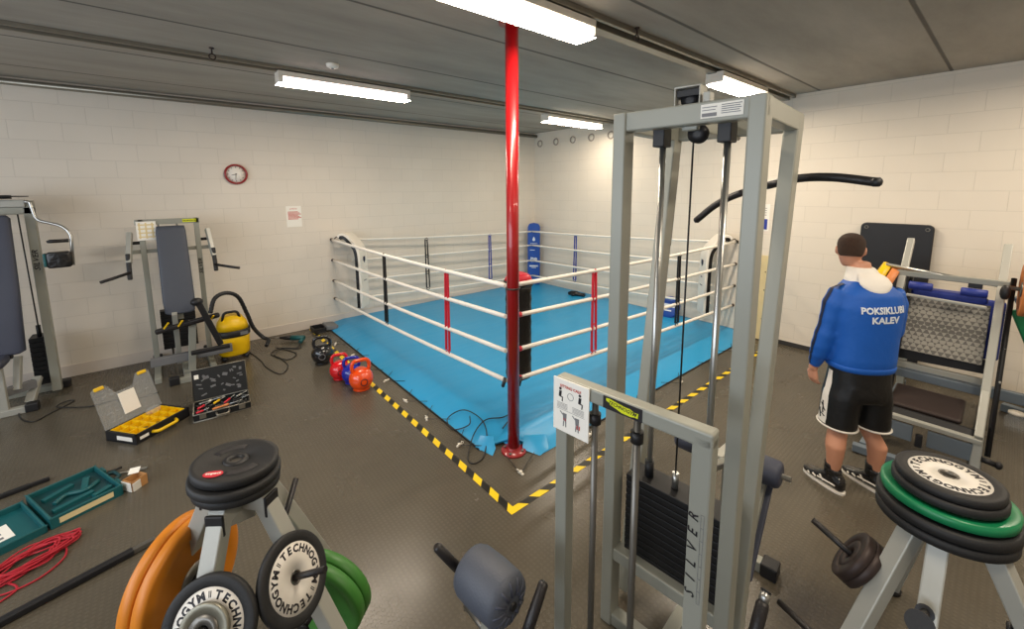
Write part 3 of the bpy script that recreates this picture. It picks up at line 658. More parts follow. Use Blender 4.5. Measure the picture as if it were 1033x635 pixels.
# ------------------------------------------------------------------ SITTING CALF machine (front)
T2 = localframe((-5.09, -5.58, 0), math.radians(-84.2))
cm = thing('calf_machine', 'low grey calf machine frame in front with white instruction sign and SILVER lettering', 'gym machine', mtx=T2)
def B2(): return MB(T2)
W2, H2 = .59, 1.355
for u0, u1, nm in ((0, .055, 'post'), (W2-.062, W2, 'post')):
    mb = B2(); mb.bb(u0, u1, 0, .055, 0, H2-.02); mb.build('post', 'frame', cm, bevel=.006)
mb = B2(); mb.bb(0, W2, 0, .055, H2-.055, H2); mb.build('top_bar', 'frame', cm, bevel=.008, seg=3)
mb = B2(); mb.bb(-.02, W2+.02, 0, .055, 0, .05); mb.build('base_bar', 'frame', cm, bevel=.006)
for u0 in (.165, .335):
    B2().tube([(u0, .028, .05), (u0, .028, H2-.05)], .0125, 16).build('guide_rod', 'steel', cm)
    B2().tube([(u0, .028, H2-.145), (u0, .028, H2-.105)], .022, 16).build('rod_collar', 'black', cm)
mb = B2(); mb.bb(.1, .25, -.03, .09, .05, .1); mb.build('foot_block', 'black', cm, bevel=.008)
# sign
S2 = T2 @ axis_mat((.078, -.006, 1.25), (0, -1, 0))
mb = MB(S2); mb.box((0, -.002, 0), (.165, .215, .006)); mb.build('instruction_sign', 'paper', cm, bevel=.002)
mb = MB(S2); mb.text('SITTING CALF', .0155, Matrix.Translation((0, .078, .004)), bold=.0003); mb.box((.033, -.065, .0045), (.004, .016, .0005)); mb.box((.043, -.065, .0045), (.004, .016, .0005)); mb.box((-.03, -.055, .0045), (.003, .01, .0005)); mb.box((-.022, -.055, .0045), (.003, .01, .0005)); mb.build('sign_title', 'redink', cm)
mb = MB(S2)
def stick(cx, cy, s):
    mb.prism([(cx+.006*s*math.cos(a), cy+.02*s+.006*s*math.sin(a)) for a in [k*PI/4 for k in range(8)]], .0005, None, .004)
    mb.prism([(cx-.005*s, cy+.012*s), (cx+.007*s, cy+.012*s), (cx+.004*s, cy-.01*s), (cx-.007*s, cy-.008*s)], .0005, None, .004)
    mb.prism([(cx-.007*s, cy-.009*s), (cx+.012*s, cy-.01*s), (cx+.012*s, cy-.014*s), (cx-.007*s, cy-.013*s)], .0005, None, .004)
    mb.prism([(cx+.009*s, cy-.012*s), (cx+.013*s, cy-.012*s), (cx+.011*s, cy-.03*s), (cx+.007*s, cy-.03*s)], .0005, None, .004)
stick(-.048, .045, 1); stick(.043, .045, 1); mb.build('sign_figures', 'ink', cm)
mb = MB(S2)
mb.ringlathe([(.013, .004), (.013, .0045), (.0145, .0045), (.0145, .004)], Matrix.Translation((0, .045, 0)), 16)
for k in range(5): mb.box((-.038, .008-k*.005, .0042), (.05, .0012, .0005)); mb.box((.036, .008-k*.005, .0042), (.052, .0012, .0005))
for cx in (-.025, .033):
    for pts in ([(cx-.01, -.03), (cx+.008, -.03), (cx+.006, -.062), (cx-.008, -.06)], [(cx-.008, -.062), (cx-.003, -.062), (cx-.005, -.085), (cx-.009, -.085)], [(cx+.001, -.062), (cx+.006, -.062), (cx+.007, -.085), (cx+.003, -.085)], [(cx-.022, -.025), (cx-.008, -.036), (cx-.01, -.04), (cx-.024, -.028)]): mb.prism(pts, .0005, None, .0038)
mb.box((0, -.018, .0042), (.13, .001, .0005)); mb.build('sign_print', 'greyink', cm)
# maker label
S3 = T2 @ axis_mat((.29, -.001, H2-.028), (0, -1, 0))
mb = MB(S3); mb.box((0, 0, 0), (.15, .046, .002)); mb.build('label_backing', 'ink', cm)
mb = MB(S3); mb.prism([(-.062, .017), (-.05, .019), (.01, .010), (.03, .01), (.045, .003), (.062, .004), (.06, -.014), (.048, -.013), (.035, -.017), (.0, -.016), (-.025, -.008), (-.045, -.003), (-.05, .004), (-.062, .008)], .001, None, .001); mb.build('maker_label', 'lime', cm)
mb = MB(S3 @ Matrix.Rotation(-.1, 4, 'Z')); mb.text('TECHNOGYM', .0175, Matrix.Translation((0, .001, .0012)), .0015, shear=.3, bold=.0004, sx=.98); mb.build('maker_name', 'ink', cm)
# SILVER
S4 = T2 @ axis_mat((W2-.034, -.001, .93), (0, -1, 0), PI/2)
mb = MB(S4)
for k, ch in enumerate('SILVER'): mb.text(ch, .042, Matrix.Translation((-.135+k*.054, .008, 0)), .0008, shear=.35, bold=.0005)
mb.build('lettering', 'ink', cm)
mb = MB(S4)
for (x0, x1) in [(-.155, .155)]:
    for y in (-.022, -.013): mb.box(((x0+x1)/2, y, .0006), (x1-x0, .0009, .0006))
    for k in range(8): mb.box((x0+(x1-x0)*k/7, -.0175, .0006), (.0009, .009, .0006))
mb.build('scale_outline', 'greyink', cm)
# seat roller and handles (in front)
c = V((-5.42, -5.57, .64)); ax = V((.12, -.99, 0)).normalized()
def along(k, rr): return c + ax*k
prof = [(-.115, .03), (-.113, .065), (-.1, .088), (-.08, .096), (0, .099), (.08, .096), (.1, .088), (.113, .065), (.116, .03)]
MB().tube([c + ax*p[0] for p in prof], [p[1] for p in prof], 32).build('knee_roller', 'pad', cm)
MB().tube([c - ax*.125, c + ax*.125], .014, 12).build('roller_axle', 'black', cm)
A_ = axis_mat(c + ax*.114, ax); mb = MB(A_)
for k in range(12):
    a = k*PI/6; mb.tube([(math.cos(a)*.035, math.sin(a)*.035, .002), (math.cos(a)*.06, math.sin(a)*.06, -.002), (math.cos(a)*.082, math.sin(a)*.082, -.014)], .006, 6)
mb.build('gathered_cloth', 'pad_navy', cm)
for tip, root in (((-5.515, -5.35, .70), (-5.42, -5.41, .55)), ((-5.297, -5.731, .70), (-5.42, -5.755, .56))):
    tip, root = V(tip), V(root); d = (root-tip)
    MB().tube([tip, tip + d*.05, tip + d*.5, root], [.012, .018, .0195, .0195], 16).build('handle_grip', 'foam', cm)
    MB().tube([root, root + V((0, 0, -.12)), V((-5.42, root.y, .4))], .012, 10).build('handle_stem', 'chrome', cm)
    MB().tube([V((-5.42, root.y, .42)), V((-5.42, -5.58, .42))], .014, 10).build('handle_bracket', 'steel', cm)
mb = MB(); mb.beam((-5.42, -5.57, .02), (-5.42, -5.57, .56), .05, .05); mb.build('seat_upright', 'frame', cm, bevel=.005)
mb = MB(); mb.beam((-5.75, -5.57, .03), (-5.05, -5.85, .03), .06, .05); mb.build('seat_base', 'frame', cm, bevel=.005)
mb = MB(); mb.loft([((-5.78, -5.62, z), V((.13, 0, 0)), V((0, .15, 0))) for z in (.42, .44, .47, .49)], 24, 4); mb.build('seat', 'pad', cm, bevel=.01)
mb = MB(); mb.beam((-5.78, -5.62, 0), (-5.78, -5.62, .42), .05, .05); mb.build('seat_post', 'frame', cm, bevel=.005)
# long foam lever at lower right
t = thing('lever_handle', 'black foam lever with chrome tip rising beside the front machine', 'handle', (-4.78, -6.3, 0))
tip, root = V((-4.74, -6.252, .70)), V((-4.93, -6.26, .50))
MB().tube([tip, tip.lerp(root, .12)], .0155, 14).build('chrome_tip', 'chrome', t)
MB().tube([tip + (tip-root).normalized()*.006, tip], [.012, .019], 14).build('end_cap', 'black', t)
MB().tube([tip.lerp(root, .12), tip.lerp(root, .16), root], [.017, .0205, .0205], 14).build('foam_grip', 'foam', t)
MB().tube(rounded([root, root + (root-tip)*.4, (-5.0, -6.28, .3), (-5.0, -6.28, 0.0)], .05), .014, 12).build('stem', 'steel', t)
MB().lathe([(.05, 0), (.05, .012), (.015, .016)], Matrix.Translation((-5.0, -6.28, 0)), 20).build('foot', 'black', t)

# ------------------------------------------------------------------ weight plates
def ring_text(mb, s, R, size, z, a0, a1, flip=False, bold=.001):
    for k, ch in enumerate(s):
        a = a0 + (a1-a0)*(k+.5)/len(s)
        mb.text(ch, size, Matrix.Rotation(a, 4, 'Z') @ Matrix.Translation((0, R, z)), .0004, bold=bold)
def plate_white(R=.2, th=.032):
    t = thing('weight_plate', 'x', 'weight plate')
    MB().ringlathe([(R*.74, th*.3), (R*.76, th*.46), (R*.95, th*.5), (R, th*.38), (R, -th*.38), (R*.95, -th*.5), (R*.3, -th*.5), (R*.3, th*.3)], None, 56).build('rubber_rim', 'rubber', t)
    MB().ringlathe([(.027, th*.42), (R*.78, th*.42), (R*.78, -th*.4), (.027, -th*.4)], None, 48).build('face', 'faceplate', t)
    mb = MB(); ring_text(mb, 'TECHNOGYM', R*.6, R*.235, th*.42, PI*.92, -PI*-.02+.0, bold=.0022)
    ring_text(mb, 'TECHNOGYM', R*.6, R*.235, th*.42, -PI*.08, -PI*.98, bold=.0022)
    for a in (PI*.97, -PI*.03):
        for w in (-.03, .03): mb.prism([(-.002, R*.55), (.002, R*.55), (.002, R*.68), (-.002, R*.68)], .0005, Matrix.Rotation(a+w, 4, 'Z'), th*.42)
    mb.build('lettering', 'ink', t)
    MB().ringlathe([(.026, th*.46), (.032, th*.46), (.032, -th*.5), (.026, -th*.5)], None, 28).build('hub', 'steel', t)
    return t
def plate_plain(R, th, m, hub='steel', recess=True):
    t = thing('weight_plate', 'x', 'weight plate')
    if recess: prof = [(.06, th*.32), (R*.74, th*.32), (R*.78, th*.5), (R*.96, th*.5), (R, th*.4), (R, -th*.4), (R*.96, -th*.5), (R*.78, -th*.5), (R*.74, -th*.32), (.06, -th*.32)]
    else: prof = [(.06, th*.5), (R*.96, th*.5), (R, th*.4), (R, -th*.4), (R*.96, -th*.5), (.06, -th*.5)]
    MB().ringlathe(prof, None, 56).build('disc', m, t)
    MB().ringlathe([(.026, th*.5), (.063, th*.45), (.063, -th*.45), (.026, -th*.5)], None, 32).build('hub', hub, t)
    return t
def plate_slots(R=.2, th=.045):
    t = thing('weight_plate', 'x', 'weight plate')
    mb = MB(); mb.ringlathe([(.055, th*.38), (R*.84, th*.38), (R*.88, th*.5), (R*.96, th*.5), (R, th*.42), (R, -th*.42), (R*.96, -th*.5), (.055, -th*.5)], None, 64); d = mb.build('disc', 'rubber', t)
    for a in (0, PI):
        mb = MB(); P = [Matrix.Rotation(a, 4, 'Z') @ V((R*.6*math.cos(b), R*.6*math.sin(b), th*.385)) for b in [-.62+k*.124 for k in range(11)]]
        mb.tube([p + V((0, 0, .001)) for p in P], .019, 10, ry=.07); mb.build('grip_slot', 'ink', t)
        mb = MB(); mb.tube([p for p in P], .025, 10, ry=.07); mb.build('slot_rim', 'rubber', t)
    MB().ringlathe([(.028, th*.5), (.045, th*.55), (.06, th*.42), (.06, -th*.5), (.028, -th*.5)], None, 32).build('hub', 'black', t)
    return t
PW = plate_white(); PW2 = plate_white(.165, .034)
PB = plate_plain(.225, .045, 'orange'); PG = plate_plain(.2, .05, 'green'); PS = plate_slots()
PE = plate_plain(.235, .045, 'green2'); PK = plate_plain(.235, .045, 'rubber', 'black'); PI_ = plate_plain(.1, .03, 'darkiron', 'darkiron', False); PST = plate_plain(.105, .022, 'steelplate'); PK2 = plate_plain(.2, .05, 'rubber', 'black', False)
PKs = plate_plain(.17, .035, 'rubber', 'black')
PY = plate_plain(.225, .04, 'yellow'); PO = plate_plain(.225, .04, 'clearlens')
protos = [PW, PW2, PB, PG, PS, PE, PK, PI_, PST, PK2, PKs, PY, PO]
used = set()
def place(proto, mtx, label, group=None):
    if proto.name in used: return dup(proto, mtx, label, group)
    used.add(proto.name); proto.matrix_basis = mtx; proto['label'] = label
    if group: proto['group'] = group
    return proto

# plate stands
def plate_stand(axis, topz, dirs, label, foot=True):
    """dirs: list of leg directions; each leg leans 25 degrees"""
    A0 = V((axis[0], axis[1], 0))
    t = thing('plate_stand', label, 'plate rack', A0)
    MB().tube([A0 + V((0, 0, topz-.16)), A0 + V((0, 0, topz+.012))], .021, 16).build('top_peg', 'steel', t)
    mb = MB(); mb.bb(A0.x-.045, A0.x+.045, A0.y-.045, A0.y+.045, topz-.22, topz-.085); mb.build('head_block', 'frame2', t, bevel=.006)
    for d in dirs:
        d = V((d[0], d[1], 0)).normalized(); z1 = topz-.13
        a = A0 + d*.03 + V((0, 0, z1)); b = A0 + d*.13 + V((0, 0, z1)); c = A0 + d*(.12 + z1*.466) + V((0, 0, .02))
        mb = MB(); mb.beam(a, b, .062, .07); mb.build('head_arm', 'frame2', t, bevel=.005)
        mb = MB(); mb.beam(b - d*.03 + V((0, 0, .02)), c, .06, .06); mb.build('leg', 'frame2', t, bevel=.005)
        mb = MB(); mb.box(b + d*.012 + V((0, 0, -.015)), (.064, .012, .08), Matrix.Rotation(math.atan2(d.y, d.x)-PI/2, 4, 'Z')); mb.build('end_cap', 'black', t, bevel=.003)
        mb = MB(); mb.lathe([(.045, 0), (.045, .02), (.02, .026)], Matrix.Translation((c.x, c.y, 0)), 16); mb.build('foot', 'black', t)
    return t
def peg(rack, c, n, back, out, r=.0115, cap=0):
    c, n = V(c), V(n).normalized()
    MB().tube([c - n*back, c + n*out], r, 14).build('peg', 'foam', rack)
    MB().tube([c - n*back, c - n*(back-.012)], .026, 14).build('peg_stop', 'black', rack)
    if cap: MB().tube([c + n*out, c + n*(out+.014)], cap, 20).build('peg_cap', 'rubber', rack)
LA = (-6.085, -4.83)
lt = plate_stand(LA, 1.03, [(-.6, -.75), (.62, -.75), (-.7, .7), (.75, .6)], 'left pale grey plate stand carrying orange, green and white plates')
n1, n2, n3, n4 = V((.56, -.71, .42)).normalized(), V((-.55, -.73, .41)).normalized(), V((-.72, .69, .02)).normalized(), V((.75, .6, .12)).normalized()
w1c, w2c, oc, gc = V((-5.965, -5.09, .655)), V((-6.22, -5.1, .655)), V((-6.26, -4.69, .53)), V((-5.84, -4.9, .31))
peg(lt, w1c, n1, .09, .15); peg(lt, w2c, n2, .09, .07); peg(lt, oc, n3, .12, .1); peg(lt, gc, n4, .12, .12)
peg(lt, (-5.97, -4.86, .66), (.45, .55, .62), .06, .22)
place(PW, axis_mat(w1c - n1*.0, n1, .5) @ Matrix.Scale(.75, 4), 'white-faced weight plate facing right on the left stand, peg poking out')
place(PW, axis_mat(w2c, n2, .2) @ Matrix.Scale(.75, 4), 'white-faced weight plate at the bottom of the left stand behind a bare iron plate')
place(PST, axis_mat(w2c + n2*.03, n2) @ Matrix.Scale(.75, 4), 'bare iron disc in front of the lower white plate on the left stand')
place(PB, axis_mat(oc, n3) @ Matrix.Scale(1.06, 4), 'orange weight plate nearer the middle of the left stand')
place(PB, axis_mat(oc + n3*.052, n3) @ Matrix.Scale(1.06, 4), 'outermost orange weight plate on the left stand')
place(PG, axis_mat(gc, n4), 'green weight plate on the left stand, nearer the stand legs')
place(PG, axis_mat(gc + n4*.052, n4), 'outermost green weight plate on the left stand')
nt_ = V((.1, -.02, 1)).normalized()
place(PS, axis_mat((-6.085, -4.83, 1.035), nt_, .26) @ Matrix.Scale(.725, 4), 'black plate with grip slots and red sticker on top of the left stand')
place(PKs, axis_mat((-6.09, -4.84, .998), nt_, 0) @ Matrix.Scale(.9, 4), 'black plate directly under the one with the red sticker')
place(PKs, axis_mat((-6.087, -4.835, .962), nt_, 0) @ Matrix.Scale(.86, 4), 'lowest black plate of the flat pile on the left stand')
A = Matrix.Translation((-6.085, -4.83, 1.035)) @ V((0, 0, 1)).rotation_difference(nt_).to_matrix().to_4x4() @ Matrix.Translation((-.078, -.06, 0)) @ Matrix.Rotation(-.35, 4, 'Z')
mb = MB(A); mb.prism([(.032*math.cos(a), .021*math.sin(a)*(1-.15*(math.sin(a) > 0 and abs(math.cos(a)) < .4))) for a in [k*PI/10 for k in range(20)]], .001, None, .0145); stk = mb.build('red_sticker', 'redcloth', PS)
mb = MB(A); mb.text('impact', .018, Matrix.Translation((0, .002, .016)), 0, bold=.0006); mb.build('sticker_print', 'paper', stk)

RA = (-3.96, -6.61)
rs = plate_stand(RA, .95, [(-.85, .5), (-1, -.02), (-.25, -1), (.9, .3)], 'right pale grey plate stand with a flat pile of green and black plates')
zc = [(.79, PK, .86, 'lowest black plate of the flat pile on the right stand'), (.835, PK, .87, 'second black plate from the bottom on the right stand'), (.885, PE, .825, 'emerald green plate in the middle of the pile on the right stand'),
      (.932, PKs, .95, 'black plate between the green plate and the top cream plate'), (.966, PW2, .93, 'cream-faced black-rimmed plate lying on top of the right stand')]
for i, (z, P_, s, lab) in enumerate(zc):
    place(P_, axis_mat((RA[0] + (.0 if z < .92 else -.02), RA[1], z), (.0, .01, 1), 1.3*i) @ Matrix.Scale(s, 4), lab)
n5 = V((-.12, .86, .5)).normalized(); c5 = V((-4.12, -6.41, .53))
peg(rs, c5, n5, .07, .2, .013)
place(PI_, axis_mat(c5, n5) @ Matrix.Scale(1.1, 4), 'small dark iron plate on the left peg of the right stand, nearer the leg')
place(PI_, axis_mat(c5 + n5*.032, n5) @ Matrix.Scale(1.1, 4), 'outer small dark iron plate on the left peg of the right stand')
peg(rs, (-4.3, -6.61, .6), (-.86, 0, .5), .03, .25, .013, .036)
peg(rs, (-4.26, -6.3, .2), (.3, .93, .02), .12, .15, .014)
peg(rs, (-3.93, -6.88, .45), (-.1, -.95, .25), .07, .22, .014)
c6 = V((-3.93, -6.88, .45)); n6 = V((-.1, -.95, .25)).normalized()
place(PI_, axis_mat(c6, n6) @ Matrix.Scale(.6, 4), 'tiny dark iron plate low on the right side of the right stand')

# ------------------------------------------------------------------ wall machines at left
def wallbench():
    O = V((-6.15, -.45, 0)); t = thing('bench_machine', 'grey exercise machine with tall padded backrest against the left wall', 'gym machine', O)
    xl, xr = -6.40, -5.90
    for x in (xl, xr): mb = MB(); mb.beam((x, -.42, .03), (x, -.42, 1.76), .05, .05, (0, 1, 0)); mb.build('post', 'frame', t, bevel=.005)
    mb = MB(); mb.bb(xl-.05, xr+.03, -.445, -.395, 1.7, 1.76); mb.build('top_bar', 'frame', t, bevel=.005)
    mb = MB(); mb.bb(xl-.1, xr+.1, -.42, -.38, 1.38, 1.42); mb.build('arm_crossbar', 'frame', t, bevel=.005)
    mb = MB(); mb.bb(xl-.04, xl+.13, -.46, -.45, 1.53, 1.74); mb.build('instruction_sign', 'paper', t, bevel=.002)
    mb = MB()
    for k in range(3): mb.bb(xl-.02+k*.055, xl-.005+k*.055, -.462, -.46, 1.55, 1.725)
    for j in range(4): mb.bb(xl-.025, xl+.115, -.4615, -.46, 1.56+j*.045, 1.575+j*.045)
    mb.build('sign_print', 'wood', t)
    mb = MB(); mb.bb(-6.03, -5.9, -.448, -.445, 1.715, 1.75); mb.build('maker_label', 'lime', t)
    mb = MB(axis_mat((-5.965, -.449, 1.732), (0, -1, 0))); mb.text('TECHNOGYM', .02, Matrix.Identity(4), .001, bold=.0005); mb.build('maker_name', 'ink', t)
    mb = MB(axis_mat((xr, -.446, 1.18), (0, -1, 0), PI/2)); mb.text('SILVER', .05, Matrix.Identity(4), .0005, shear=.3, bold=.001, sx=1.3); mb.build('lettering', 'ink', t)
    # arms
    for s, x in ((-1, xl-.1), (1, xr+.1)):
        mb = MB(); mb.beam((x, -.4, 1.62), (x+.03*s, -.55, 1.3), .045, .06); mb.build('lever', 'frame2', t, bevel=.006)
        mb = MB(); mb.beam((x+.03*s, -.53, 1.4), (x+.035*s, -.58, 1.12), .04, .05); mb.build('lever_sleeve', 'black', t, bevel=.01)
        MB().tube([(x, -.4, 1.5), (x-.1*s, -.4, 1.5)], .018, 10).build('pivot', 'black', t)
        MB().tube([(x+.03*s, -.58, 1.2), (x+.17*s, -.7, 1.17), (x+.25*s, -.76, 1.155)], .016, 12).build('handle_grip', 'foam', t)
    # backrest
    mb = MB(); mb.loft([((-6.145, -.50+yy, z), V((w, 0, 0)), V((0, .035, 0))) for z, yy, w in ((.70, -.2, .10), (.72, -.2, .135), (.85, -.17, .145), (1.3, -.08, .14), (1.62, .0, .135), (1.68, .01, .125))], 24, 5); mb.build('backrest', 'pad', t)
    mb = MB(); mb.beam((-6.145, -.66, .62), (-6.145, -.46, 1.5), .05, .04, (0, 1, 0)); mb.build('back_frame', 'frame', t, bevel=.004)
    # lower structure
    mb = MB(); mb.beam((-6.2, -.45, .05), (-6.2, -.75, .72), .05, .06); mb.build('seat_strut', 'frame2', t, bevel=.005)
    mb = MB(); mb.beam((-6.1, -.8, .03), (-6.05, -.8, .62), .06, .07); mb.build('seat_upright', 'frame', t, bevel=.005)
    mb = MB(); mb.bb(-6.45, -5.7, -.8, -.73, .16, .25); mb.build('cross_member', 'grey', t, bevel=.006)
    mb = MB(); mb.beam((-6.38, -.84, .56), (-5.8, -.9, .66), .05, .06); mb.build('foam_roll_bar', 'foam', t, bevel=.02, seg=3)
    for x in (-6.3, -6.18, -5.9):
        mb = MB(); mb.beam((x, -.9, .6), (x+.04, -.95, .67), .014, .014); mb.build('bolt', 'yellow', t)
    for x in (xl, xr):
        mb = MB(); mb.bb(x-.03, x+.03, -.9, -.12, 0, .06); mb.build('base_rail', 'frame', t, bevel=.006)
        mb = MB(); mb.bb(x-.045, x+.045, -.14, -.07, 0, .085); mb.build('foot_cap', 'black', t, bevel=.01)
    mb = MB(); mb.bb(-6.26, -6.06, -1.06, -1.0, 0, .06); mb.bb(-6.18, -6.12, -1.0, -.5, 0, .06); mb.build('front_foot', 'frame', t, bevel=.006)
    mb = MB(); mb.bb(-6.31, -6.22, -1.07, -.99, 0, .085); mb.build('foot_cap', 'black', t, bevel=.01)
    for k in range(10): mb = MB(); mb.bb(-6.33, -6.0, -.34, -.22, .2+k*.047, .243+k*.047); mb.build('stack_plate', 'stack', t, bevel=.003)
    for x in (-6.25, -6.08): MB().tube([(x, -.28, .1), (x, -.28, 1.72)], .01, 10).build('guide_rod', 'chrome', t)
wallbench()

def leftmachine():
    t = thing('pec_machine', 'exercise machine with chrome bent arm cut off by the left edge of the photo', 'gym machine', (-7.35, -.45, 0))
    mb = MB(); mb.bb(-7.24, -7.17, -.48, -.4, .03, 1.99); mb.build('post', 'frame', t, bevel=.006)
    mb = MB(); mb.bb(-7.95, -7.88, -.48, -.4, .03, 1.99); mb.build('post', 'frame', t, bevel=.006)
    mb = MB(); mb.bb(-7.95, -7.17, -.48, -.4, 1.86, 1.93); mb.build('top_bar', 'frame', t, bevel=.006)
    mb = MB(); mb.bb(-7.9, -7.22, -.5, -.46, 1.93, 2.0); mb.build('cam_beam', 'frame2', t, bevel=.006)
    MB().tube([(-7.4, -.48, 2.01), (-7.4, -.48, 2.045)], .1, 24).build('cam_wheel', 'black', t)
    MB().tube([(-7.4, -.48, 1.94), (-7.4, -.48, 2.01)], .025, 14).build('cam_axle', 'chrome', t)
    mb = MB(); mb.lathe([(.14, 2.028), (.14, 2.036), (.02, 2.04)], Matrix.Translation((-7.33, -.48, 0)), 24); mb.build('cam_disc', 'black', t)
    MB().tube(rounded([(-7.22, -.5, 1.98), (-7.185, -.5, 1.98), (-7.16, -.52, 1.8), (-6.99, -.56, 1.74), (-6.93, -.58, 1.66), (-6.94, -.62, 1.34)], .05), .014, 12).build('bent_arm', 'chrome', t)
    mb = MB(); mb.loft([((-7.03+dx, -.62, z), V((w, 0, 0)), V((0, .045, 0))) for z, w, dx in ((1.33, .075, 0), (1.345, .09, 0), (1.47, .088, 0), (1.485, .07, 0))], 20, 5); mb.build('arm_pad', 'blackv', t)
    mb = MB(); mb.bb(-7.135, -7.115, -.66, -.58, 1.345, 1.475); mb.build('pad_edge', 'teal', t, bevel=.006)
    MB().tube([(-7.1, -.6, 1.585), (-7.08, -.6, 1.59), (-6.95, -.6, 1.59)], [.012, .018, .018], 12).build('handle_grip', 'foam', t)
    mb = MB(axis_mat((-7.205, -.481, 1.4), (0, -1, 0), PI/2)); mb.text('SILVER', .055, Matrix.Identity(4), .0005, shear=.3, bold=.001, sx=1.3); mb.build('lettering', 'ink', t)
    mb = MB(); mb.loft([((-7.45, -.62+yy, z), V((w, 0, 0)), V((0, .04, 0))) for z, yy, w in ((.58, -.2, .11), (.6, -.2, .145), (1.2, -.1, .15), (1.83, .0, .145), (1.86, .0, .12))], 24, 5); mb.build('backrest', 'pad_navy', t)
    MB().tube([(-7.28, -.38, .6), (-7.3, -.36, 1.9)], .006, 8).build('cable', 'cord', t)
    MB().tube([(-7.285, -.36, .6), (-7.285, -.36, .72)], .018, 12).build('selector_shaft', 'black', t)
    for k in range(10): mb = MB(); mb.bb(-7.36, -7.22, -.4, -.2, .1+k*.05, .146+k*.05); mb.build('stack_plate', 'stack', t, bevel=.003)
    mb = MB(); mb.bb(-7.95, -7.2, -.36, -.28, 0, .06); mb.build('base_rail', 'frame', t, bevel=.006)
    mb = MB(); mb.bb(-7.21, -7.12, -.36, -.27, 0, .08); mb.build('foot_cap', 'black', t, bevel=.01)
    mb = MB(); mb.bb(-7.95, -7.36, -.85, -.78, 0, .06); mb.build('front_base_rail', 'frame2', t, bevel=.006)
    mb = MB(); mb.bb(-7.37, -7.28, -.86, -.77, 0, .08); mb.build('foot_cap', 'black', t, bevel=.01)
    mb = MB(); mb.beam((-7.75, -.9, .2), (-7.32, -.62, .2), .06, .08); mb.build('pedal_bar', 'grey', t, bevel=.006)
    mb = MB(); mb.beam((-7.36, -.7, .04), (-7.32, -.5, .22), .07, .05); mb.build('foot_lever', 'frame2', t, bevel=.006)
    mb = MB(); mb.beam((-7.5, -.8, .04), (-7.5, -.8, .55), .06, .06); mb.build('seat_upright', 'frame2', t, bevel=.006)
    mb = MB(); mb.beam((-7.42, -.72, .2), (-7.4, -.62, .5), .05, .05); mb.build('seat_strut', 'frame2', t, bevel=.006)
    mb = MB(); mb.loft([((-7.55, -.95, z), V((w, 0, 0)), V((0, w, 0))) for z, w in ((.52, .13), (.54, .15), (.58, .15), (.6, .13))], 24, 5); mb.build('seat', 'pad_navy', t)
    MB().tube([(-7.6, -.72, .95), (-7.38, -.76, .93)], .035, 14).build('roller_pad', 'foam', t)
    MB().tube([(-7.6, -.75, .55), (-7.4, -.8, .55)], .02, 12).build('seat_handle', 'foam', t)
leftmachine()
cable([(-7.42, -.82, .01), (-7.36, -1.02, .006), (-7.27, -1.14, .006), (-7.18, -1.02, .006), (-7.05, -.84, .006), (-7.1, -.8, .008), (-7.16, -.9, .012), (-7.05, -1.0, .006), (-6.9, -1.1, .006), (-6.76, -1.08, .006), (-6.6, -1.2, .006), (-6.4, -1.15, .006)], .005, 'thin black cable looping on the floor between the two wall machines')

# vacuum cleaner
t = thing('vacuum_cleaner', 'yellow wet and dry vacuum cleaner with black hose beside the bench machine', 'vacuum cleaner', (-5.66, -.55, 0))
mb = MB(); mb.loft([((-5.66, -.55, z), V((w, 0, 0)), V((0, w, 0))) for z, w in ((.06, .15), (.08, .165), (.28, .175), (.3, .17))], 28, 2.6); mb.build('tank', 'yellow', t)
mb = MB(); mb.loft([((-5.66, -.55, z), V((w, 0, 0)), V((0, w, 0))) for z, w in ((.3, .18), (.31, .185), (.37, .185), (.38, .175))], 28, 2.6); mb.build('rim_band', 'black', t)
mb = MB(); mb.loft([((-5.66, -.55+y, z), V((w, 0, 0)), V((0, w, 0))) for z, w, y in ((.38, .17, 0), (.46, .155, 0), (.53, .11, .01), (.55, .06, .01))], 28, 2.6); mb.build('motor_head', 'yellow', t)
MB().tube(rounded([(-5.76, -.62, .5), (-5.74, -.62, .6), (-5.6, -.62, .6), (-5.58, -.62, .5)], .04), .016, 10).build('handle', 'black', t)
for a in range(4):
    x, y = -5.66+.16*math.cos(a*PI/2+.8), -.55+.16*math.sin(a*PI/2+.8); MB().ell((x, y, .032), (.03, .03, .032), 12).build('caster', 'black', t)
hp = smooth_path([(-5.88, -.78, .66), (-5.82, -.74, .82), (-5.7, -.7, .86), (-5.58, -.66, .78), (-5.5, -.6, .55), (-5.44, -.58, .34), (-5.35, -.6, .2), (-5.3, -.66, .17), (-5.34, -.75, .12)], 10)
MB().tube(hp, [.022 + .0025*(k % 2) for k in range(len(hp))], 12).build('hose', 'black', t)
mb = MB(); mb.beam((-5.99, -.98, .86), (-5.82, -.95, .32), .06, .055, (0, 1, 0)); mb.build('suction_tube', 'black', t, bevel=.012, seg=3)
MB().ell((-6.0, -.97, .86), (.06, .05, .045), 16).build('tube_elbow', 'black', t)
mb = MB(); mb.beam((-6.1, -1.0, .3), (-5.74, -1.0, .3), .05, .045); mb.build('floor_nozzle', 'black', t, bevel=.01)
mb = MB(); mb.bb(-5.6, -5.52, -.735, -.725, .32, .36); mb.build('badge', 'grey', t)

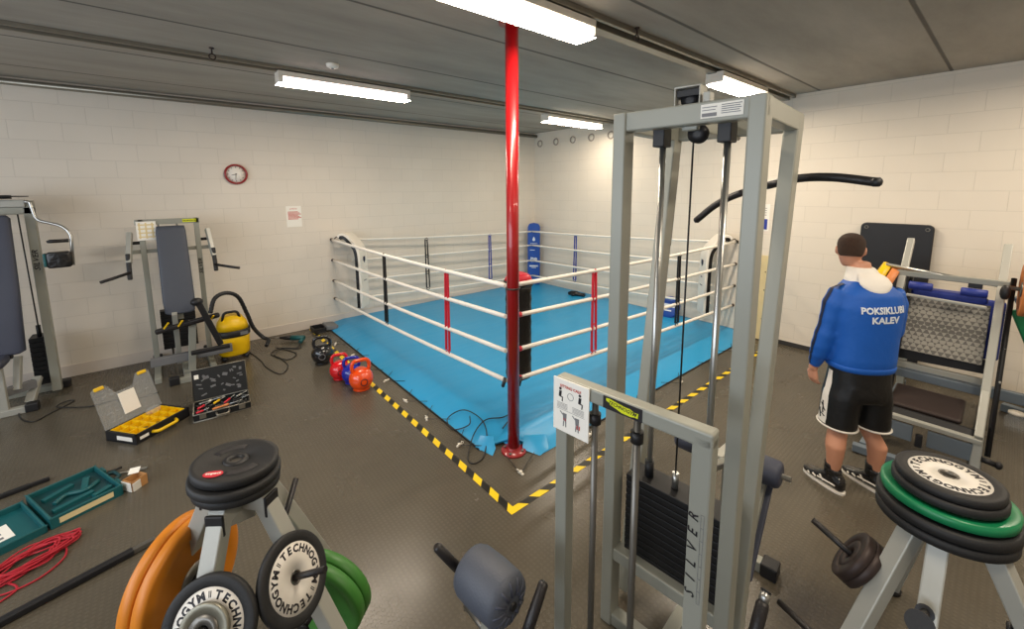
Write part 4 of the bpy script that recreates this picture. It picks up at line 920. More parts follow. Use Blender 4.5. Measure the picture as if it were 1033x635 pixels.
# ------------------------------------------------------------------ tool boxes on the floor
def local(loc, rz): return Matrix.Translation(V(loc)) @ Matrix.Rotation(rz, 4, 'Z')
T = local((-6.46, -1.95, 0), math.radians(38)); t = thing('parts_organizer', 'open yellow and black parts organizer with clear lid on the floor', 'toolbox', mtx=T)
w, d, h = .46, .32, .085
mb = MB(T); mb.bb(-w/2, w/2, -d/2, d/2, 0, .012); mb.bb(-w/2, w/2, -d/2, -d/2+.018, 0, h); mb.bb(-w/2, w/2, d/2-.018, d/2, 0, h); mb.bb(-w/2, -w/2+.018, -d/2, d/2, 0, h); mb.bb(w/2-.018, w/2, -d/2, d/2, 0, h); mb.build('tray', 'black', t, bevel=.006)
mb = MB(T)
for i in range(5):
    for j in range(3):
        x0, y0 = -w/2+.02+i*(w-.04)/5, -d/2+.02+j*(d-.04)/3; cw, cd = (w-.04)/5-.004, (d-.04)/3-.004
        mb.bb(x0, x0+cw, y0, y0+cd, .012, .016); mb.bb(x0, x0+.003, y0, y0+cd, .012, h+.002); mb.bb(x0+cw-.003, x0+cw, y0, y0+cd, .012, h+.002); mb.bb(x0, x0+cw, y0, y0+.003, .012, h+.002); mb.bb(x0, x0+cw, y0+cd-.003, y0+cd, .012, h+.002)
mb.build('compartment_bins', 'yellow', t)
mb = MB(T); random.seed(3)
for k in range(46):
    x, y = random.uniform(-.2, .2), random.uniform(-.13, .13); mb.box((x, y, .03+random.random()*.035), (.03, .007, .007), Matrix.Rotation(random.uniform(0, 3), 4, 'Z'))
o = mb.build('small_parts', 'steel', t); o['kind'] = 'stuff'
MB(T).tube(rounded([(-.1, -d/2, .045), (-.08, -d/2-.045, .045), (.08, -d/2-.045, .045), (.1, -d/2, .045)], .02), .013, 10).build('carry_handle', 'yellow', t)
mb = MB(T); mb.bb(-w/2-.002, -w/2, -.12, .04, .025, .06); mb.bb(-.2, -.13, -d/2-.002, -d/2, .03, .055); mb.build('label', 'paper', t)
L_ = T @ Matrix.Translation((0, d/2, h)) @ Matrix.Rotation(math.radians(-18), 4, 'X')
lid = MB(L_); lid.prism([(-w/2, 0), (w/2, 0), (w/2, .34), (w/2-.02, .36), (.12, .36), (.07, .27), (-.07, .27), (-.12, .36), (-w/2+.02, .36), (-w/2, .34)], .008, Matrix.Rotation(PI/2, 4, 'X')); lid = lid.build('lid', 'clear', t)
mb = MB(L_)
for sx in (-1, 1):
    for i in range(2):
        for j in range(4): mb.bb(sx*(.1+i*.06)-.018, sx*(.1+i*.06)+.018, -.012, -.008, .04+j*.075, .05+j*.075); mb.bb(sx*(.1+i*.06)-.018, sx*(.1+i*.06)+.018, -.012, -.008, .08+j*.075, .085+j*.075)
mb.build('moulded_ribs', 'clear', lid)
mb = MB(L_); mb.bb(-.065, .065, -.014, -.01, .06, .25); mb.build('insert_sheet', 'paper', t)
for x in (-.17, .17): mb = MB(L_); mb.bb(x-.035, x+.035, -.016, .006, .335, .365); mb.build('latch', 'yellow', t, bevel=.006)
mb = MB(T)
mb.loft([((.1, .08, z), V((w_, 0, 0)), V((0, w_*.6, 0))) for z, w_ in ((.09, .06), (.12, .07), (.14, .035))], 9, 1.6); mb.build('plastic_bag', 'clear', t)

T = local((-5.93, -1.98, 0), math.radians(-4)); t = thing('tool_case', 'open black and silver tool case full of red handled tools', 'toolbox', mtx=T)
w, d, h = .44, .3, .07
mb = MB(T); mb.bb(-w/2, w/2, -d/2, d/2, 0, .01); mb.bb(-w/2, w/2, -d/2, -d/2+.012, 0, h); mb.bb(-w/2, w/2, d/2-.012, d/2, 0, h); mb.bb(-w/2, -w/2+.012, -d/2, d/2, 0, h); mb.bb(w/2-.012, w/2, -d/2, d/2, 0, h); mb.build('tray', 'screen', t, bevel=.003)
mb = MB(T)
for z in (.004, h): mb.tube([(-w/2, -d/2, z), (w/2, -d/2, z), (w/2, d/2, z), (-w/2, d/2, z), (-w/2, -d/2, z)], .006, 6)
mb.build('metal_edging', 'galv', t)
L_ = T @ Matrix.Translation((0, d/2, h)) @ Matrix.Rotation(math.radians(-14), 4, 'X')
mb = MB(L_); mb.bb(-w/2, w/2, 0, .035, 0, .3); lid = mb.build('lid', 'screen', t, bevel=.004)
mb = MB(L_); mb.tube([(-w/2, -.002, 0), (-w/2, -.002, .3), (w/2, -.002, .3), (w/2, -.002, 0)], .005, 6); mb.build('lid_edging', 'galv', lid)
mb = MB(L_); random.seed(5)
for k in range(26):
    x, z = random.uniform(-.18, .18), random.uniform(.05, .26); mb.box((x, -.004, z), (random.uniform(.01, .05), .006, random.uniform(.008, .03)), Matrix.Rotation(random.uniform(-.6, .6), 4, 'Y'))
mb.build('tool_holders', 'grey', lid)
mb = MB(L_); mb.bb(-.2, -.165, -.006, -.002, .21, .25); mb.build('sticker', 'paper', lid)
for x in (-.15, .15): mb = MB(T); mb.bb(x-.025, x+.025, -d/2-.012, -d/2, .025, .075); mb.build('latch', 'galv', t, bevel=.003)
MB(T).tube(rounded([(-.05, -d/2-.006, .05), (-.045, -d/2-.05, .04), (.045, -d/2-.05, .04), (.05, -d/2-.006, .05)], .02), .009, 8).build('carry_handle', 'galv', t)
random.seed(11)
tl = [('redcloth', 'red screwdriver handle resting on the tool case tray, left'), ('redcloth', 'red pliers handle in the middle of the tool case'), ('yellow', 'yellow handled screwdriver in the tool case'), ('clearlens', 'orange wooden handled tool across the front of the tool case'), ('redcloth', 'short red handled tool at the front left of the tool case'), ('chrome', 'long chrome wrench at the back of the tool case'), ('chrome', 'short chrome wrench at the right of the tool case'), ('black', 'black handled hammer at the right of the tool case')]
tp_ = [(-.14, .02, .6, .12), (.06, .03, .9, .14), (-.02, .06, .7, .12), (.04, -.09, .1, .24), (-.15, -.09, .2, .1), (-.08, .1, .1, .2), (.16, .08, .5, .1), (.15, -.02, .2, .13)]
for (m_, lab), (x, y, a, ln) in zip(tl, tp_):
    z = .07; P0 = T @ V((x-ln/2*math.cos(a), y-ln/2*math.sin(a), z-.004)); P1 = T @ V((x+ln/2*math.cos(a), y+ln/2*math.sin(a), z+.008)); Pm = P0.lerp(P1, .55)
    k = thing('hand_tool', lab, 'hand tool', P0, group='tools in the silver case')
    MB().tube([P0, P0.lerp(Pm, .1), P0.lerp(Pm, .5), P0.lerp(Pm, .9), Pm], [.006, .011, .009, .012, .006], 10).build('tool_handle', m_, k)
    MB().tube([Pm, Pm.lerp(P1, .8), P1], [.005, .005, .008], 8).build('shank', 'chrome', k)
mb = MB(T); random.seed(9)
for k in range(60): mb.box((random.uniform(-.2, .2), random.uniform(-.13, .13), random.uniform(.02, .058)), (random.uniform(.015, .06), .01, .01), Matrix.Rotation(random.uniform(0, 3), 4, 'Z'))
o = mb.build('socket_pieces', 'chrome', t); o['kind'] = 'stuff'

# teal drill case
T = local((-6.98, -2.83, 0), math.radians(22)); t = thing('drill_case', 'open teal plastic drill case lying flat on the floor', 'tool case', mtx=T)
def shell(x0, x1, y0, y1, hh, nm, m_):
    mb = MB(T); mb.bb(x0, x1, y0, y1, 0, .012)
    for a in ((x0, x0+.014, y0, y1), (x1-.014, x1, y0, y1), (x0, x1, y0, y0+.014), (x0, x1, y1-.014, y1)): mb.bb(*a, 0, hh)
    return mb.build(nm, m_, t, bevel=.006)
base = shell(-.02, .33, -.22, .22, .075, 'base_shell', 'teal'); lid = shell(-.4, -.035, -.22, .22, .05, 'lid_shell', 'teal')
mb = MB(T); mb.bb(-.005, .315, -.205, .205, .012, .042); mb.build('moulded_insert', 'teal_d', t)
mb = MB(T)
for (x, y, a, l_) in ((.1, .1, .3, .16), (.22, .05, 1.2, .18), (.12, -.1, .1, .2), (.25, -.14, .3, .1)): mb.box((x, y, .05), (l_, .035, .022), Matrix.Rotation(a, 4, 'Z'))
mb.tube(smooth_path([(.05, -.02, .05), (.12, .02, .055), (.2, -.03, .055), (.28, .02, .05)]), .014, 8); mb.build('moulded_ridges', 'teal', t)
for y in (-.13, .13): mb = MB(T); mb.bb(.33, .35, y-.035, y+.035, .02, .07); mb.build('latch', 'teal', t, bevel=.006)
MB(T).tube(rounded([(.33, -.06, .05), (.375, -.05, .05), (.375, .05, .05), (.33, .06, .05)], .02), .012, 8).build('carry_handle', 'teal_d', t)
mb = MB(T); mb.bb(.02, .28, -.222, -.22, .02, .055); mb.build('maker_strip', 'wood', t)
mb = MB(T); mb.bb(-.3, -.14, -.1, .08, .012, .014); mb.build('label_sheet', 'paper', t)
mb = MB(T)
for i in range(2):
    for j in range(3): mb.bb(-.28+i*.07, -.25+i*.07, -.08+j*.055, -.055+j*.055, .014, .0145)
mb.build('label_print', 'greyink', t)
MB(T).tube([(.36, .12, .03), (.44, .12, .02)], .008, 8).build('latch_pin', 'black', t)

t = thing('drill_bit', 'silver spade bit lying beside the cardboard box', 'drill bit', (-6.6, -2.63, .01))
MB().tube([(-6.71, -2.58, .01), (-6.56, -2.645, .012)], .006, 8).build('shank', 'chrome', t)
mb = MB(); mb.beam((-6.57, -2.64, .014), (-6.47, -2.68, .02), .025, .005); mb.build('blade', 'chrome', t)

T = local((-6.53, -2.86, 0), math.radians(35)); t = thing('cardboard_box', 'small open cardboard box with a torn white flap', 'box', mtx=T)
mb = MB(T)
for a in ((-.05, .05, -.045, .045, 0, .004), (-.05, -.046, -.045, .045, 0, .075), (.046, .05, -.045, .045, 0, .075), (-.05, .05, -.045, -.041, 0, .075), (-.05, .05, .041, .045, 0, .075)): mb.bb(*a)
mb.build('box_body', 'card', t)
mb = MB(T); mb.beam((-.053, 0, .002), (-.056, 0, .07), .09, .003, (1, 0, 0)); mb.beam((-.02, -.048, .0), (-.03, -.062, .07), .05, .003, (0, 1, 0)); mb.beam((.02, .045, .075), (.06, .08, .09), .06, .003); mb.build('white_flap', 'paper', t)

# red rope
random.seed(21); pts = []
for k in range(90):
    a = k*.98; R_ = .105+.04*math.sin(k*1.7)+.02*random.random()
    c = V((-6.98, -3.3, .0)); e = V((math.cos(.45), math.sin(.45), 0)); f = V((-e.y, e.x, 0))
    pts.append(c + e*(1.55*R_*math.cos(a)+random.uniform(-.02, .02)) + f*(.62*R_*math.sin(a)+random.uniform(-.015, .015)) + V((0, 0, .008+.03*random.random())))
pts += [V((-6.83, -3.26, .01)), V((-6.82, -3.38, .006)), V((-6.9, -3.48, .006)), V((-7.02, -3.5, .006)), V((-7.1, -3.45, .006)), V((-7.05, -3.4, .006)), V((-6.98, -3.5, .006)), V((-7.08, -3.58, .006))]
o = MB().tube(smooth_path(pts, 7), .005, 7).build('coiled_rope', 'redrope'); tag(o, 'tangled coil of thin red rope on the floor at lower left', 'rope')

def barbell(p0, p1, r, label, m_='black'):
    p0, p1 = V(p0), V(p1); t = thing('steel_bar', label, 'bar', p0); d = (p1-p0).normalized()
    mb = MB(); mb.beam(p0, p1 - d*.1, r*2, r*1.6); mb.build('shaft', m_, t, bevel=r*.3)
    mb = MB(); mb.beam(p1 - d*.16, p1, r*1.5, r*1.4); mb.build('tip', 'steel' if r > .017 else m_, t, bevel=.004)
barbell((-7.35, -3.82, .02), (-6.42, -3.575, .02), .021, 'long dark metal bar lying diagonally at lower left below the red rope')
barbell((-7.7, -2.52, .016), (-7.01, -2.37, .016), .017, 'short dark bar on the floor behind the teal case at the left edge')

# ------------------------------------------------------------------ leg press on the right
def legpress():
    t = thing('leg_press', 'large grey leg press machine with chequered footplate and blue pads behind the man', 'gym machine', (-1.3, -6.38, 0))
    YL, YR = -6.09, -6.67; yc = (YL+YR)/2
    def bm(nm, m_, a, b, w=.06, h=.06, up=(0, 0, 1), bev=.006):
        mb = MB(); mb.beam(a, b, w, h, up); return mb.build(nm, m_, t, bevel=bev)
    for y in (YL, YR):
        bm('main_rail', 'frame2', (-1.88, y, .1), (-1.2, y, 1.28), .05, .08)
        bm('upright', 'frame2', (-1.22, y, 1.25), (-.95, y, 1.6), .05, .06)
        bm('base_rail', 'greypaint', (-2.1, y, .035), (-.35, y, .035), .06, .06)
        bm('front_leg', 'frame2', (-1.95, y, .05), (-1.92, y, .32), .05, .05)
        bm('rear_post', 'frame', (-.5, y, .03), (-.55, y, .75), .06, .06)
        bm('rear_brace', 'frame', (-.52, y, .7), (-1.35, y, .95), .05, .05)
        bm('side_strut', 'frame2', (-1.95, y+.0, .32), (-1.42, y, .72), .045, .05)
        MB().tube([(-1.75, y-.055, .12), (-1.12, y-.055, 1.36)], .016, 12).build('slide_rod', 'black', t)
        bm('rack_strip', 'black', (-1.66, y-.045, .3), (-1.12, y-.045, 1.3), .012, .05)
    for k, z in enumerate((.62, .85, 1.0, 1.12)):
        x = -1.66 + (z-.3)*.54; MB().ell((x-.02, YR-.06, z), (.012, .008, .012), 10).build('rack_pin', 'frame2', t)
    bm('front_foot_bar', 'greypaint', (-2.16, YL+.06, .035), (-2.1, YR-.04, .035), .06, .06)
    bm('front_beam', 'frame2', (-1.95, YL+.02, .3), (-1.95, YR-.02, .3), .05, .035)
    for a, b in ((YL-.02, yc+.04), (yc-.04, YR+.02)): bm('front_panel', 'greypaint', (-1.95, a, .2), (-1.95, b, .2), .02, .13)
    bm('panel_block', 'black', (-1.97, yc+.02, .17), (-1.97, yc-.02, .17), .03, .1)
    bm('cross_bar', 'frame2', (-1.4, YL, .56), (-1.4, YR, .56), .04, .05)
    bm('cross_bar', 'greypaint', (-1.42, YL, .49), (-1.42, YR, .49), .05, .07)
    bm('rear_cross_bar', 'greypaint', (-.5, YL+.1, .2), (-.5, YR-.3, .2), .06, .1)
    bm('top_bar', 'frame', (-1.2, YL+.04, 1.32), (-1.2, YR-.04, 1.32), .035, .05)
    bm('carriage_bar', 'black', (-1.38, YL-.02, .66), (-1.38, YR+.02, .68), .05, .11)
    MB().tube([(-1.2, YL+.12, 1.38), (-1.2, YR-.2, 1.28)], .016, 12).build('weight_peg', 'chrome', t)
    # chequered footplate, tilted
    R45 = math.radians(-32)
    A = Matrix.Translation((-1.28, yc+.0, 1.0)) @ Matrix.Rotation(math.radians(28), 4, 'Y') @ Matrix.Rotation(PI/2, 4, 'Y') @ Matrix.Rotation(PI/2, 4, 'Z')
    mb = MB(A); mb.bb(-.25, .23, -.34, .15, -.004, .004); fp = mb.build('footplate', 'tread', t, bevel=.002)
    bm('footplate_rim', 'frame2', (-1.4, YL-.06, 1.17), (-1.4, YR+.06, 1.15), .03, .022)
    bm('footplate_lip', 'frame2', (-1.06, YL-.1, .67), (-1.08, YR+.1, .65), .03, .022)
    # blue pads
    mb = MB(); mb.loft([((-1.15, yc, 1.14+.03*k), V((.05, 0, 0)), V((0, w, 0))) for k, w in ((-1, .2), (0, .23), (1, .23), (2, .2))], 24, 5); mb.build('seat_cushion', 'bluepad', t)
    A2 = Matrix.Translation((-1.02, yc-.04, .95)) @ Matrix.Rotation(math.radians(24), 4, 'Y')
    mb = MB(A2); mb.bb(-.025, .025, -.29, .24, -.3, .2); mb.build('back_cushion', 'bluepad', t, bevel=.025, seg=3)
    for y in (YL-.13, YR+.14): MB().tube([(-1.28, y+.075, 1.235), (-1.28, y+.07, 1.235), (-1.28, y-.07, 1.235), (-1.28, y-.075, 1.235)], [.025, .034, .034, .025], 16).build('shoulder_roll', 'bluepad', t)
    mb = MB(); mb.bb(-1.22, -1.16, YR+.1, YR+.18, 1.26, 1.3); mb.build('roll_bracket', 'black', t, bevel=.004)
    # dark foot mat
    mb = MB(); mb.loft([((-1.92+.015*k, yc+.0, .315+.004*k), V((.035, 0, .03)), V((0, .3-.0*k, 0))) for k in (0, 1)], 16, 6); mb.build('mat_edge', 'black', t)
    A3 = Matrix.Translation((-1.66, yc+.01, .37)) @ Matrix.Rotation(math.radians(-10), 4, 'Y')
    mb = MB(A3); mb.bb(-.17, .17, -.21, .2, -.02, .02); mb.build('foot_mat', 'darkiron', t, bevel=.02, seg=3)
    MB().tube([(-1.86, YR-.01, .14), (-1.86, YR-.1, .13)], .02, 12).build('adjust_knob', 'black', t)
    MB().ell((-1.86, YR-.11, .13), (.028, .022, .028), 12).build('knob_ball', 'black', t)
    MB().ell((-1.35, YR-.02, 1.28), (.03, .03, .06), 14).build('peg_collar', 'black', t)
legpress()
# plates on the leg press and next machine
ny = V((.12, -1, -.42)).normalized(); c7 = V((-1.15, -5.9, 1.2))
place(PY, axis_mat(c7, ny) @ Matrix.Scale(.9, 4) @ Matrix.Scale(1.7, 4, (0, 0, 1)), 'yellow weight plate just to the right of the man beside his shoulder')
place(PO, axis_mat(c7 + ny*.07, ny) @ Matrix.Scale(.9, 4) @ Matrix.Scale(1.7, 4, (0, 0, 1)), 'orange weight plate next to the yellow one beside the man')
ny2 = V((.05, -1, 0)).normalized(); c8 = V((-1.25, -6.78, 1.3))
place(PO, axis_mat(c8, ny2) @ Matrix.Scale(.9, 4), 'orange weight plate at the right edge of the photo')
place(PY, axis_mat(c8 + ny2*.042, ny2) @ Matrix.Scale(.9, 4), 'yellow weight plate at the right edge of the photo')

t = thing('gym_machine', 'dark green and grey machine at the far right edge behind the leg press', 'gym machine', (-.8, -6.85, 0))
def bm2(nm, m_, a, b, w=.06, h=.06): mb = MB(); mb.beam(a, b, w, h); return mb.build(nm, m_, t, bevel=.006)
bm2('slanted_arm', 'greypaint', (-1.0, -6.76, 1.2), (-.85, -7.05, .6), .05, .05)
bm2('green_panel', 'green2', (-1.02, -6.8, 1.12), (-.95, -6.95, .72), .03, .16)
bm2('floor_rail', 'greypaint', (-.35, -6.78, .04), (-.6, -7.6, .04), .07, .07)
bm2('post', 'frame', (-.85, -7.2, 0), (-.85, -7.2, 1.4)); bm2('cross_arm', 'frame', (-.85, -7.2, 1.2), (-1.02, -6.78, 1.22))
bm2('support_peg', 'steel', (-1.1, -6.85, 1.25), (-1.3, -7.1, 1.32), .03, .03)
t = thing('glass_jar', 'small clear round jar standing on the floor at the right edge', 'jar', (-.75, -6.86, 0))
MB().lathe([(.055, 0), (.065, .02), (.065, .1), (.05, .13), (.045, .14)], Matrix.Translation((-.75, -6.86, 0)), 20, cap=False).build('jar_body', 'clear', t)
MB().lathe([(.05, .14), (.05, .16), (.001, .162)], Matrix.Translation((-.75, -6.86, 0)), 20).build('lid', 'cream', t)

# black mat leaning on the right wall
t = thing('gym_mat', 'black rounded gym mat hanging against the right wall behind the machine', 'mat', (-.05, -5.88, 1.0))
def rrect(w, h, r, n=6):
    o = []
    for cx, cy, a0 in ((w-r, h-r, 0), (-w+r, h-r, PI/2), (-w+r, -h+r, PI), (w-r, -h+r, 3*PI/2)):
        o += [(cx+r*math.cos(a0+k*PI/2/n), cy+r*math.sin(a0+k*PI/2/n)) for k in range(n+1)]
    return o
A = axis_mat((-.03, -5.86, .85), (-1, 0, 0)); MB(A).prism(rrect(.3, .83, .05), .045).build('foam_sheet', 'black', t, bevel=.008)
for y in (-.25, .25): MB(A).ringlathe([(.012, .046), (.012, .05), (.02, .05), (.02, .046)], Matrix.Translation((y, .78, 0)), 16).build('eyelet', 'steel', t)

# ------------------------------------------------------------------ the man
def man():
    T = Matrix.Translation((-2.66, -6.10, 0)) @ Matrix.Rotation(math.radians(-42), 4, 'Z')
    t = thing('person', 'man in a blue track top and black shorts standing with his back to the viewer', 'person', mtx=T)
    X, Y = V((1, 0, 0)), V((0, 1, 0))
    def body(T_, k=0):
        mb = MB(T_)
        # torso
        R = [(.84, .0, .13, .105), (.92, .0, .14, .11), (1.0, .0, .16, .125), (1.1, .0, .162, .125), (1.2, -.0, .17, .128), (1.3, -.0, .178, .125), (1.38, .01, .175, .11), (1.44, .03, .13, .085), (1.48, .05, .075, .065), (1.53, .075, .056, .058), (1.58, .095, .053, .057)]
        mb.loft([((0, y, z), X*w, Y*d) for z, y, w, d in R], 28, 2.3)
        # legs
        for s in (-1, 1):
            fx, fy = (.134, -.03) if s > 0 else (-.144, -.03)
            P = [(.07*s, 0, .88, .07), (.085*s, .0, .78, .078), (.1*s, .005, .62, .078), (.1*s, .01, .5, .06), (.1*s, .0, .42, .056), (fx, fy-.02, .32, .058), (fx, fy-.025, .24, .048), (fx, fy-.02, .12, .036), (fx, fy-.015, .06, .036)]
            mb.loft([((x, y, z), X*r, Y*r*1.05) for x, y, z, r in P], 18)
        return mb
    # head local, faces roughly straight away
    hd = T @ Matrix.Translation((-.045, .125, 1.65)) @ Matrix.Rotation(math.radians(-36), 4, 'Z') @ Matrix.Rotation(math.radians(-10), 4, 'X') @ Matrix.Scale(.95, 4)
    mb = body(T)
    mb.T = hd
    mb.loft([((0, y, z), X*w, Y*d) for z, y, w, d in ((-.115, .035, .035, .045), (-.1, .03, .05, .068), (-.06, .015, .064, .085), (-.01, .0, .073, .094), (.04, -.003, .077, .097), (.08, -.005, .07, .088), (.105, -.005, .05, .065), (.115, -.005, .025, .03))], 22)
    mb.loft([((0, .095, .01), X*.009, V((0, 0, .012))), ((0, .112, -.018), X*.014, V((0, 0, .015))), ((0, .1, -.035), X*.012, V((0, 0, .006)))], 10)   # nose
    mb.loft([((0, .088, -.06), X*.024, V((0, 0, .008))), ((0, .095, -.062), X*.02, V((0, 0, .006)))], 10)
    for s in (-1, 1):
        mb.loft([((.073*s, -.005, -.005), V((0, .017, 0)), V((0, 0, .03))), ((.086*s, -.012, -.003), V((0, .02, 0)), V((0, 0, .032))), ((.09*s, -.016, -.001), V((0, .014, 0)), V((0, 0, .024)))], 12)
    # arms
    mb.T = T
    armL = [(-.155, .015, 1.385, .058), (-.195, .015, 1.3, .053), (-.22, .02, 1.17, .048), (-.234, .03, 1.06, .044), (-.24, .05, .96, .041), (-.24, .075, .89, .034), (-.24, .09, .84, .027), (-.24, .1, .81, .03)]
    armR = [(.155, .015, 1.385, .058), (.195, .02, 1.3, .053), (.22, .03, 1.19, .048), (.23, .06, 1.09, .044), (.225, .15, 1.06, .04), (.21, .26, 1.08, .033), (.2, .29, 1.085, .027), (.197, .31, 1.087, .03)]
    for P in (armL, armR):
        mb.tube([V(p[:3]) for p in P], [p[3] for p in P], 16)
    def hand(M_, curl):
        mb.T = M_
        mb.loft([((0, 0, 0), X*.022, Y*.017), ((0, 0, -.03), X*.036, Y*.015), ((0, 0, -.07), X*.041, Y*.014), ((0, 0, -.088), X*.038, Y*.012)], 14, 2.6)
        for i, (x, L0) in enumerate(((-.03, .068), (-.0105, .078), (.0105, .073), (.03, .058))):
            p = V((x, 0, -.078)); a = .1; P = [p]
            for seg_, f in enumerate((.45, .3, .25)):
                a += curl*(.7+.2*seg_); p = p + V((0, math.sin(a)*L0*f, -math.cos(a)*L0*f)); P.append(p)
            mb.tube(P, [.0092, .0088, .008, .0062], 8)
        mb.tube([(-.022, 0, -.02), (-.045, .012, -.045), (-.052, .024, -.07), (-.05, .032, -.09)], [.013, .012, .0105, .008], 8)
    hand(T @ Matrix.Translation((-.24, .102, .815)) @ Matrix.Rotation(math.radians(-75), 4, 'Z') @ Matrix.Rotation(math.radians(8), 4, 'X'), .35)
    hand(T @ Matrix.Translation((.197, .312, 1.088)) @ Matrix.Rotation(math.radians(80), 4, 'X') @ Matrix.Rotation(math.radians(90), 4, 'Z'), .5)
    b = mb.build('body', 'skin', t, remesh=.0075)
    # eyes, brows, mouth
    for s in (-1, 1):
        MB(hd).ell((.03*s, .082, .012), (.013, .01, .009), 10).build('eye', 'paper', t)
        MB(hd).ell((.03*s, .0905, .012), (.006, .003, .006), 8).build('pupil', 'ink', t)
    # hair
    mb = MB(hd)
    mb.loft([((0, y, z), X*w, Y*d) for z, y, w, d in ((-.045, -.038, .062, .06), (-.02, -.03, .074, .076), (.01, -.026, .08, .084), (.045, -.016, .084, .095), (.08, -.01, .077, .093), (.108, -.006, .057, .072), (.124, -.005, .028, .036))], 24)
    mb.build('hair', 'hair', t, remesh=.007)
    # track top
    mb = MB(T); e = .016
    R = [(.875, .005, .182, .145), (.9, .005, .192, .15), (.94, .0, .194, .15), (1.0, .0, .192, .149), (1.1, .0, .194, .149), (1.2, -.0, .204, .15), (1.3, .0, .212, .147), (1.38, .01, .2, .132), (1.43, .025, .15, .108), (1.465, .045, .1, .088), (1.48, .055, .082, .08)]
    mb.loft([((0, y, z), X*(w), Y*d) for z, y, w, d in R], 28, 2.4)
    for P, fold in ((armL, 0), (armR, 1)):
        Q = [(p[0], p[1], p[2], p[3]+e+.006*math.sin(i*2.3)) for i, p in enumerate(P[:7])]
        Q[-1] = (Q[-1][0], Q[-1][1], Q[-1][2], .036)
        pp = smooth_path([V(q[:3]) for q in Q], 4); rr = []
        for k in range(len(pp)):
            f = k/4; i = min(int(f), len(Q)-2); rr.append(Q[i][3]*(1-(f-i)) + Q[i+1][3]*(f-i) + .0025*math.sin(k*1.9))
        mb.tube(pp, rr, 18)
    jk = mb.build('track_top', 'jacket', t, remesh=.011)
    # stripes on sleeves: strip following the outer side of the arm
    bv = BVHTree.FromPolygons([wm(jk) @ v.co for v in jk.data.vertices], [tuple(p.vertices) for p in jk.data.polygons])
    def snap(p, off):
        loc, nrm, i, dst = bv.find_nearest(p)
        return loc + nrm*off
    for s, P in ((-1, armL), (1, armR)):
        mb = MB(); rows = []
        path = smooth_path([V((.08*s, .04, 1.47)), V((.13*s, .025, 1.44))] + [V(p[:3]) for p in P[:7]], 5)
        for k, p in enumerate(path):
            o = V((s*.12, -.0, .05 if k < 12 else 0)); row = []
            for j in (-1, -.5, 0, .5, 1): row.append(mb.v(snap(T @ (p + o + V((0, .024*j, 0))), .002)))
            rows.append(row)
        for i in range(len(rows)-1):
            for j in range(4): mb.face([rows[i][j], rows[i][j+1], rows[i+1][j+1], rows[i+1][j]], True)
        mb.build('sleeve_stripe', 'navy', t)
    # collar / white towel hood round the neck
    mb = MB(T)
    mb.loft([((0, .04, 1.44), X*.118, Y*.1), ((0, .05, 1.475), X*.11, Y*.095), ((0, .065, 1.51), X*.092, Y*.085), ((0, .085, 1.545), X*.078, Y*.075)], 22)
    mb.loft([((0, -.09, 1.37), X*.012, Y*.014), ((0, -.085, 1.41), X*.07, Y*.02), ((0, -.06, 1.45), X*.11, Y*.025), ((0, -.025, 1.49), X*.098, Y*.03), ((0, .0, 1.51), X*.08, Y*.025)], 16)
    mb.build('white_collar', 'whitecloth', t, remesh=.009)
    # hem band
    mb = MB(T); mb.loft([((0, .005, .865), X*.184, Y*.145), ((0, .005, .87), X*.192, Y*.151), ((0, .005, .9), X*.197, Y*.155), ((0, .005, .905), X*.19, Y*.15)], 28, 2.4); mb.build('hem_band', 'jacket', t)
    # lettering
    def onback(txt, size, x, z, rot, sx=1.0):
        A = T @ Matrix.Translation((x, -.4, z)) @ Matrix.Rotation(PI/2, 4, 'X') @ Matrix.Rotation(rot, 4, 'Z')
        mb = MB(); mb.text(txt, size, A, 0, bold=.0024, sx=sx)
        bmesh.ops.triangulate(mb.bm, faces=mb.bm.faces)
        bmesh.ops.subdivide_edges(mb.bm, edges=[e for e in mb.bm.edges if e.calc_length() > .012], cuts=2)
        dr = (T.to_3x3() @ V((0, 1, 0))).normalized()
        for v in mb.bm.verts:
            h = bv.ray_cast(v.co, dr)
            if h[0] is not None: v.co = h[0] - dr*.006
        bmesh.ops.recalc_face_normals(mb.bm, faces=mb.bm.faces)
        return mb.build('lettering', 'print_', t, fix=False)
    onback('POKSIKLUBI', .058, -.0, 1.3, .05, .86); onback('KALEV', .058, .01, 1.238, .05, 1.0)
    # shorts
    mb = MB(T)
    mb.loft([((0, .0, .93), X*.17, Y*.132), ((0, 0, .8), X*.18, Y*.142), ((0, 0, .7), X*.188, Y*.15), ((0, 0, .66), X*.185, Y*.145)], 26, 2.4)
    for s in (-1, 1):
        mb.loft([((.08*s, .0, .76), X*.1, Y*.135), ((.098*s, .0, .66), X*.104, Y*.133), ((.105*s, .0, .55), X*.104, Y*.126), ((.11*s, .0, .46), X*.105, Y*.124), ((.11*s, .0, .45), X*.1, Y*.118)], 22)
    sh = mb.build('shorts', 'shorts', t, remesh=.01)
    b2 = BVHTree.FromPolygons([wm(sh) @ v.co for v in sh.data.vertices], [tuple(p.vertices) for p in sh.data.polygons])
    for s in (-1, 1):
        mb = MB(); rows = []
        for k in range(15):
            z = .85-k*.0279; wd = .035+.0035*k; row = []
            for j in (-1, -.6, -.2, .2, .6, 1):
                q = b2.find_nearest(T @ V((s*.33, wd*j+.02, z))); row.append(mb.v(q[0] + q[1]*.003))
            rows.append(row)
        for i in range(14):
            for j in range(5): mb.face([rows[i][j], rows[i][j+1], rows[i+1][j+1], rows[i+1][j]], True)
        mb.build('side_panel', 'whitecloth', t)
        mb = MB(); ring = [V((.11*s + .107*math.cos(a), .126*math.sin(a), .452)) for a in [k*2*PI/30 for k in range(31)]]
